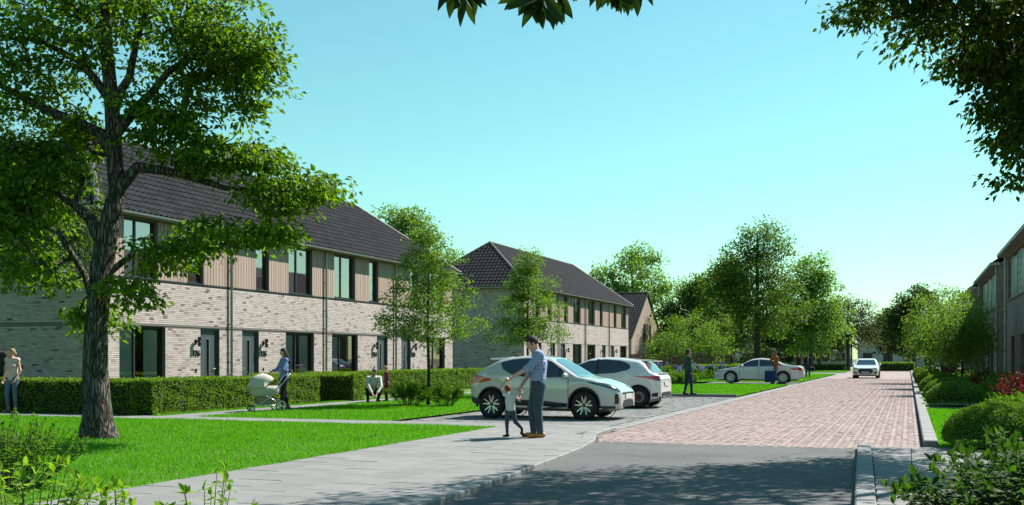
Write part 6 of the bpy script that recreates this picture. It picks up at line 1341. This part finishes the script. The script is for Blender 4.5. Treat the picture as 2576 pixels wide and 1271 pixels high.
    for sd in (1, -1): MB().tube([(sd * (hw - .10), .08, 1.13), (sd * (hw - .085), -.02, 1.135), (sd * (hw - .10), -.12, 1.13)], .012, 6).build("door_handle", body.data.materials[0], t) if 0 else d("door_handle", 'side', [(2.02, .90), (2.18, .90)], [(2.02, .925), (2.18, .925)], M_chrome, 4, 1, .022)
    MB().tube([(-.5, .86, .995), (-.1, .80, 1.0), (.2, .84, .99)], .010, 5).build("wiper", M_trim, t)
P_A = paint("pearl grey paint", (.70, .68, .655), .12); P_B = paint("white pearl paint", (1, .985, .975), .1); P_C = paint("silver white paint", (.86, .84, .82), .08); P_D = paint("white paint finish", (.95, .94, .92), .1)
SUV = dict(L=4.0, W=1.80, wf=.90, wr=3.36, r=.335, gap=.06, sill=.25, arch=.030, style=1, paint=P_A, mirror=(.62, 1.02, .80), tumble=.40,
    top=[(0, .62), (.04, .68), (.12, .74), (.30, .83), (.7, .94), (1.10, 1.01), (1.5, 1.25), (1.85, 1.44), (2.2, 1.50), (2.6, 1.495), (3.0, 1.45), (3.22, 1.38), (3.62, 1.18), (3.82, 1.06), (3.94, .95), (4.0, .80)],
    belt=[(0, .58), (.12, .68), (.35, .80), (.9, .93), (1.4, .985), (2.4, 1.0), (2.9, 1.06), (3.2, 1.12), (3.6, 1.10), (3.85, 1.0), (4.0, .78)],
    width=[(0, .70), (.03, .78), (.10, .86), (.28, .945), (.6, .99), (1.0, 1.0), (1.5, .975), (2.6, .985), (3.1, 1.0), (3.5, .99), (3.8, .93), (3.93, .85), (4.0, .76)],
    low=[(0, .27), (.2, .25), (3.7, .28), (3.88, .33), (4.0, .42)], detail=suv)
FL = R(90)    # nose to +x (towards the road)
car("parked_suv", "pearl grey crossover car parked nose to the road beside the man and child", (-8.08, 25.2, .014), -FL, SUV).scale = (1, .93, 1)
def hatch(d, t, L, hw, body):
    d("side_window", 'side', [(1.15, .98), (1.9, .965), (2.6, 1.0), (3.0, 1.09), (3.08, 1.16)], [(1.15, 1.0), (1.5, 1.24), (1.8, 1.355), (2.3, 1.40), (2.75, 1.36), (3.0, 1.28), (3.08, 1.20)], M_cglass, 26, 8, .005)
    d("window_pillar", 'side', [(2.05, .97), (2.12, .97)], [(2.05, 1.40), (2.12, 1.40)], M_trim, 1, 8, .009)
    d("windscreen", 'front', [(-.64, 1.0), (.64, 1.0)], [(-.64, 1.1), (-.54, 1.34), (.54, 1.34), (.64, 1.1)], M_cglass, 20, 10, .006, False)
    d("rear_window", 'rear', [(-.60, 1.02), (.60, 1.02)], [(-.60, 1.07), (-.48, 1.27), (.48, 1.27), (.60, 1.07)], M_cglass, 18, 8, .006, False)
    for a, b, c in ((1.12, .34, .97), (2.14, .34, .97)): seam(d, a, a, b, c, body)
    d("tail_lamp", 'rdiag', [(-.46, .915), (-.22, .86), (.0, .79), (.14, .77)], [(-.46, .925), (-.22, .92), (.0, .925), (.14, .93)], M_red_l, 18, 6, .010); d("tail_lamp_core", 'rdiag', [(-.02, .84), (.12, .83)], [(-.02, .89), (.12, .90)], M_lampd, 6, 3, .014)
    d("rear_shelf", 'rear', [(-.62, .955), (.62, .955)], [(-.62, .99), (.62, .99)], M_trim, 14, 2, .03, False)
    d("diffuser", 'rear', [(-.62, .25), (.62, .25)], [(-.70, .44), (-.4, .46), (.4, .46), (.70, .44)], M_trim, 16, 4, .012, False); d("bumper_vent", 'rdiag', [(-.12, .34), (.06, .33)], [(-.12, .42), (.06, .46)], M_trim, 5, 4, .010)
    d("sill_trim", 'side', [(1.2, .24), (2.85, .24)], [(1.2, .29), (2.85, .29)], M_trim, 14, 2, .010); d("headlamp", 'fdiag', [(-.3, .76), (.15, .66)], [(-.3, .78), (.15, .74)], M_lampc, 12, 4, .008); d("grille", 'front', [(-.5, .30), (.5, .30)], [(-.5, .56), (.5, .56)], M_trim, 12, 4, .008, False)
    plate(t, -L / 2 - .02, .70, -1); M_ = M_trim
    MB().add([(-.54, -1.36, 1.36), (.54, -1.36, 1.36), (.58, -1.74, 1.33), (-.58, -1.74, 1.33), (-.54, -1.36, 1.40), (.54, -1.36, 1.40), (.58, -1.74, 1.355), (-.58, -1.74, 1.355)], [(0, 3, 2, 1), (4, 5, 6, 7), (0, 1, 5, 4), (1, 2, 6, 5), (2, 3, 7, 6), (3, 0, 4, 7)]).build("roof_spoiler", body.data.materials[0], t)
    put("antenna_fin", sdf_mesh([cap((0, -1.05, 1.44), (0, -1.22, 1.47), .012, .03)], .01, .01), M_trim, t)
    for x in (-.45, .45): MB().lathe([(.03, 0), (.042, 0), (.042, .08), (.03, .08), (.03, 0)], (x, -L / 2 - .03, .30), 'y', 14).build("exhaust", M_chrome, t)
HATCH = dict(L=3.95, W=1.80, wf=.82, wr=3.32, r=.32, gap=.035, sill=.24, arch=None, style=3, paint=P_B, mirror=(.58, 1.0, .80), tumble=.44,
    top=[(0, .60), (.06, .70), (.3, .82), (.9, .97), (1.1, 1.02), (1.5, 1.27), (1.85, 1.42), (2.3, 1.465), (2.8, 1.44), (3.3, 1.37), (3.45, 1.29), (3.66, 1.03), (3.86, .97), (3.93, .90), (3.95, .80)],
    belt=[(0, .55), (.2, .72), (.8, .92), (1.3, .975), (2.4, .985), (3.0, 1.05), (3.4, 1.03), (3.75, .96), (3.95, .78)],
    width=[(0, .70), (.04, .80), (.12, .88), (.3, .95), (.8, 1.0), (1.4, .96), (2.5, .965), (3.0, .99), (3.35, 1.015), (3.7, .96), (3.88, .88), (3.95, .80)], low=[(0, .25), (.2, .24), (3.6, .25), (3.8, .28), (3.95, .34)], detail=hatch)
car("parked_hatchback", "white hatchback with black wheels parked nose in behind the crossover car", (-8.60, 31.45, .014), FL, HATCH)
def saloon(d, t, L, hw, body):
    d("side_window", 'side', [(1.45, .93), (2.4, .93), (3.3, .96), (3.75, 1.0)], [(1.45, .95), (1.75, 1.14), (2.15, 1.29), (2.6, 1.335), (3.1, 1.29), (3.5, 1.16), (3.75, 1.02)], M_cglass, 28, 8, .005)
    d("window_pillar", 'side', [(2.50, .93), (2.57, .93)], [(2.50, 1.34), (2.57, 1.34)], P_C, 1, 8, .009); d("chrome_line", 'side', [(1.42, .915), (3.78, .985)], [(1.42, .928), (3.78, .998)], M_chrome, 20, 1, .008)
    d("windscreen", 'front', [(-.66, .95), (.66, .95)], [(-.66, 1.02), (-.54, 1.30), (.54, 1.30), (.66, 1.02)], M_cglass, 20, 10, .006, False); d("rear_window", 'rear', [(-.6, 1.03), (.6, 1.03)], [(-.6, 1.06), (-.5, 1.29), (.5, 1.29), (.6, 1.06)], M_cglass, 18, 8, .006, False)
    for a, b, c in ((1.45, .32, .92), (2.53, .32, .93), (3.45, .62, .96)): seam(d, a, a, b, c, body)
    for a in (2.32, 3.30): d("door_handle", 'side', [(a, .80), (a + .16, .80)], [(a, .825), (a + .16, .825)], M_chrome, 4, 1, .02)
    d("tail_lamp", 'rdiag', [(-.40, .80), (-.2, .75), (.15, .74)], [(-.40, .83), (-.2, .87), (.15, .88)], M_red_l, 14, 5, .010); d("headlamp", 'fdiag', [(-.35, .70), (-.1, .65), (.15, .61)], [(-.35, .72), (-.1, .72), (.15, .68)], M_lampc, 14, 4, .008); d("grille", 'front', [(-.6, .28), (.6, .28)], [(-.6, .48), (-.4, .60), (.4, .60), (.6, .48)], M_trim, 16, 5, .008, False)
    d("sill_trim", 'side', [(1.35, .23), (3.55, .23)], [(1.35, .26), (3.55, .26)], M_chrome, 14, 1, .008); d("rear_bumper_trim", 'rear', [(-.7, .26), (.7, .26)], [(-.7, .38), (.7, .38)], M_trim, 12, 3, .010, False); plate(t, -L / 2 - .02, .56, -1); plate(t, L / 2 + .014, .42, 1)
SAL = dict(L=4.90, W=1.85, wf=.98, wr=3.86, r=.335, gap=.045, sill=.22, arch=None, style=2, paint=P_C, mirror=(.82, .98, .80), tumble=.46,
    top=[(0, .58), (.05, .66), (.3, .76), (.9, .87), (1.35, .94), (1.8, 1.20), (2.15, 1.375), (2.6, 1.425), (3.1, 1.39), (3.5, 1.28), (3.95, 1.06), (4.2, 1.02), (4.7, .99), (4.84, .94), (4.90, .78)],
    belt=[(0, .52), (.3, .70), (1.0, .85), (1.5, .915), (2.6, .93), (3.6, .96), (4.3, .96), (4.75, .93), (4.90, .74)],
    width=[(0, .66), (.04, .76), (.14, .86), (.4, .95), (.9, 1.0), (2.5, .985), (3.8, 1.0), (4.4, .96), (4.75, .88), (4.90, .76)], low=[(0, .24), (.2, .22), (4.5, .24), (4.75, .28), (4.9, .36)], detail=saloon)
car("parked_saloon", "silver white saloon car parked nose in by the ferns, farther along", (-7.94, 63.0, .03), FL, SAL)
def front_car(d, t, L, hw, body):
    d("side_window", 'side', [(1.35, .93), (3.3, .98)], [(1.35, .95), (1.9, 1.24), (2.5, 1.32), (3.0, 1.26), (3.3, 1.05)], M_cglass, 20, 8, .005)
    d("windscreen", 'front', [(-.68, .95), (.68, .95)], [(-.68, 1.0), (-.56, 1.32), (.56, 1.32), (.68, 1.0)], M_cglass, 20, 10, .006, False)
    d("grille", 'front', [(-.50, .44), (-.36, .33), (.36, .33), (.50, .44)], [(-.50, .60), (-.40, .69), (.40, .69), (.50, .60)], M_black, 18, 6, .012, False); d("grille_rim", 'front', [(-.42, .685), (.42, .685)], [(-.42, .70), (.42, .70)], M_chrome, 14, 1, .016, False)
    d("headlamp", 'front', [(.50, .66), (.80, .70)], [(.50, .72), (.62, .745), (.80, .765)], M_lampc, 10, 4, .010); d("air_intake", 'front', [(.56, .33), (.76, .36)], [(.56, .44), (.76, .49)], M_trim, 6, 4, .010); d("lower_lip", 'front', [(-.7, .24), (.7, .24)], [(-.7, .275), (.7, .275)], M_trim, 12, 1, .012, False)
    plate(t, L / 2 + .03, .42, 1)
FRC = dict(L=4.4, W=1.82, wf=.88, wr=3.5, r=.33, gap=.045, sill=.22, arch=None, style=2, paint=P_D, mirror=(.72, .98, .82), tumble=.46,
    top=[(0, .66), (.05, .74), (.3, .82), (.9, .92), (1.3, .96), (1.8, 1.24), (2.1, 1.37), (2.6, 1.42), (3.2, 1.36), (3.8, 1.1), (4.2, 1.0), (4.4, .8)], belt=[(0, .60), (.3, .76), (1.0, .88), (1.5, .93), (3.0, .96), (4.0, .97), (4.4, .76)],
    width=[(0, .80), (.05, .87), (.15, .93), (.4, .98), (.9, 1.0), (3.5, 1.0), (4.1, .92), (4.4, .76)], low=[(0, .23), (.2, .22), (4.1, .25), (4.4, .36)], detail=front_car)
car("oncoming_car", "white car driving towards the viewer on the brick road", (-2.87, 84.0, .0), R(180), FRC)
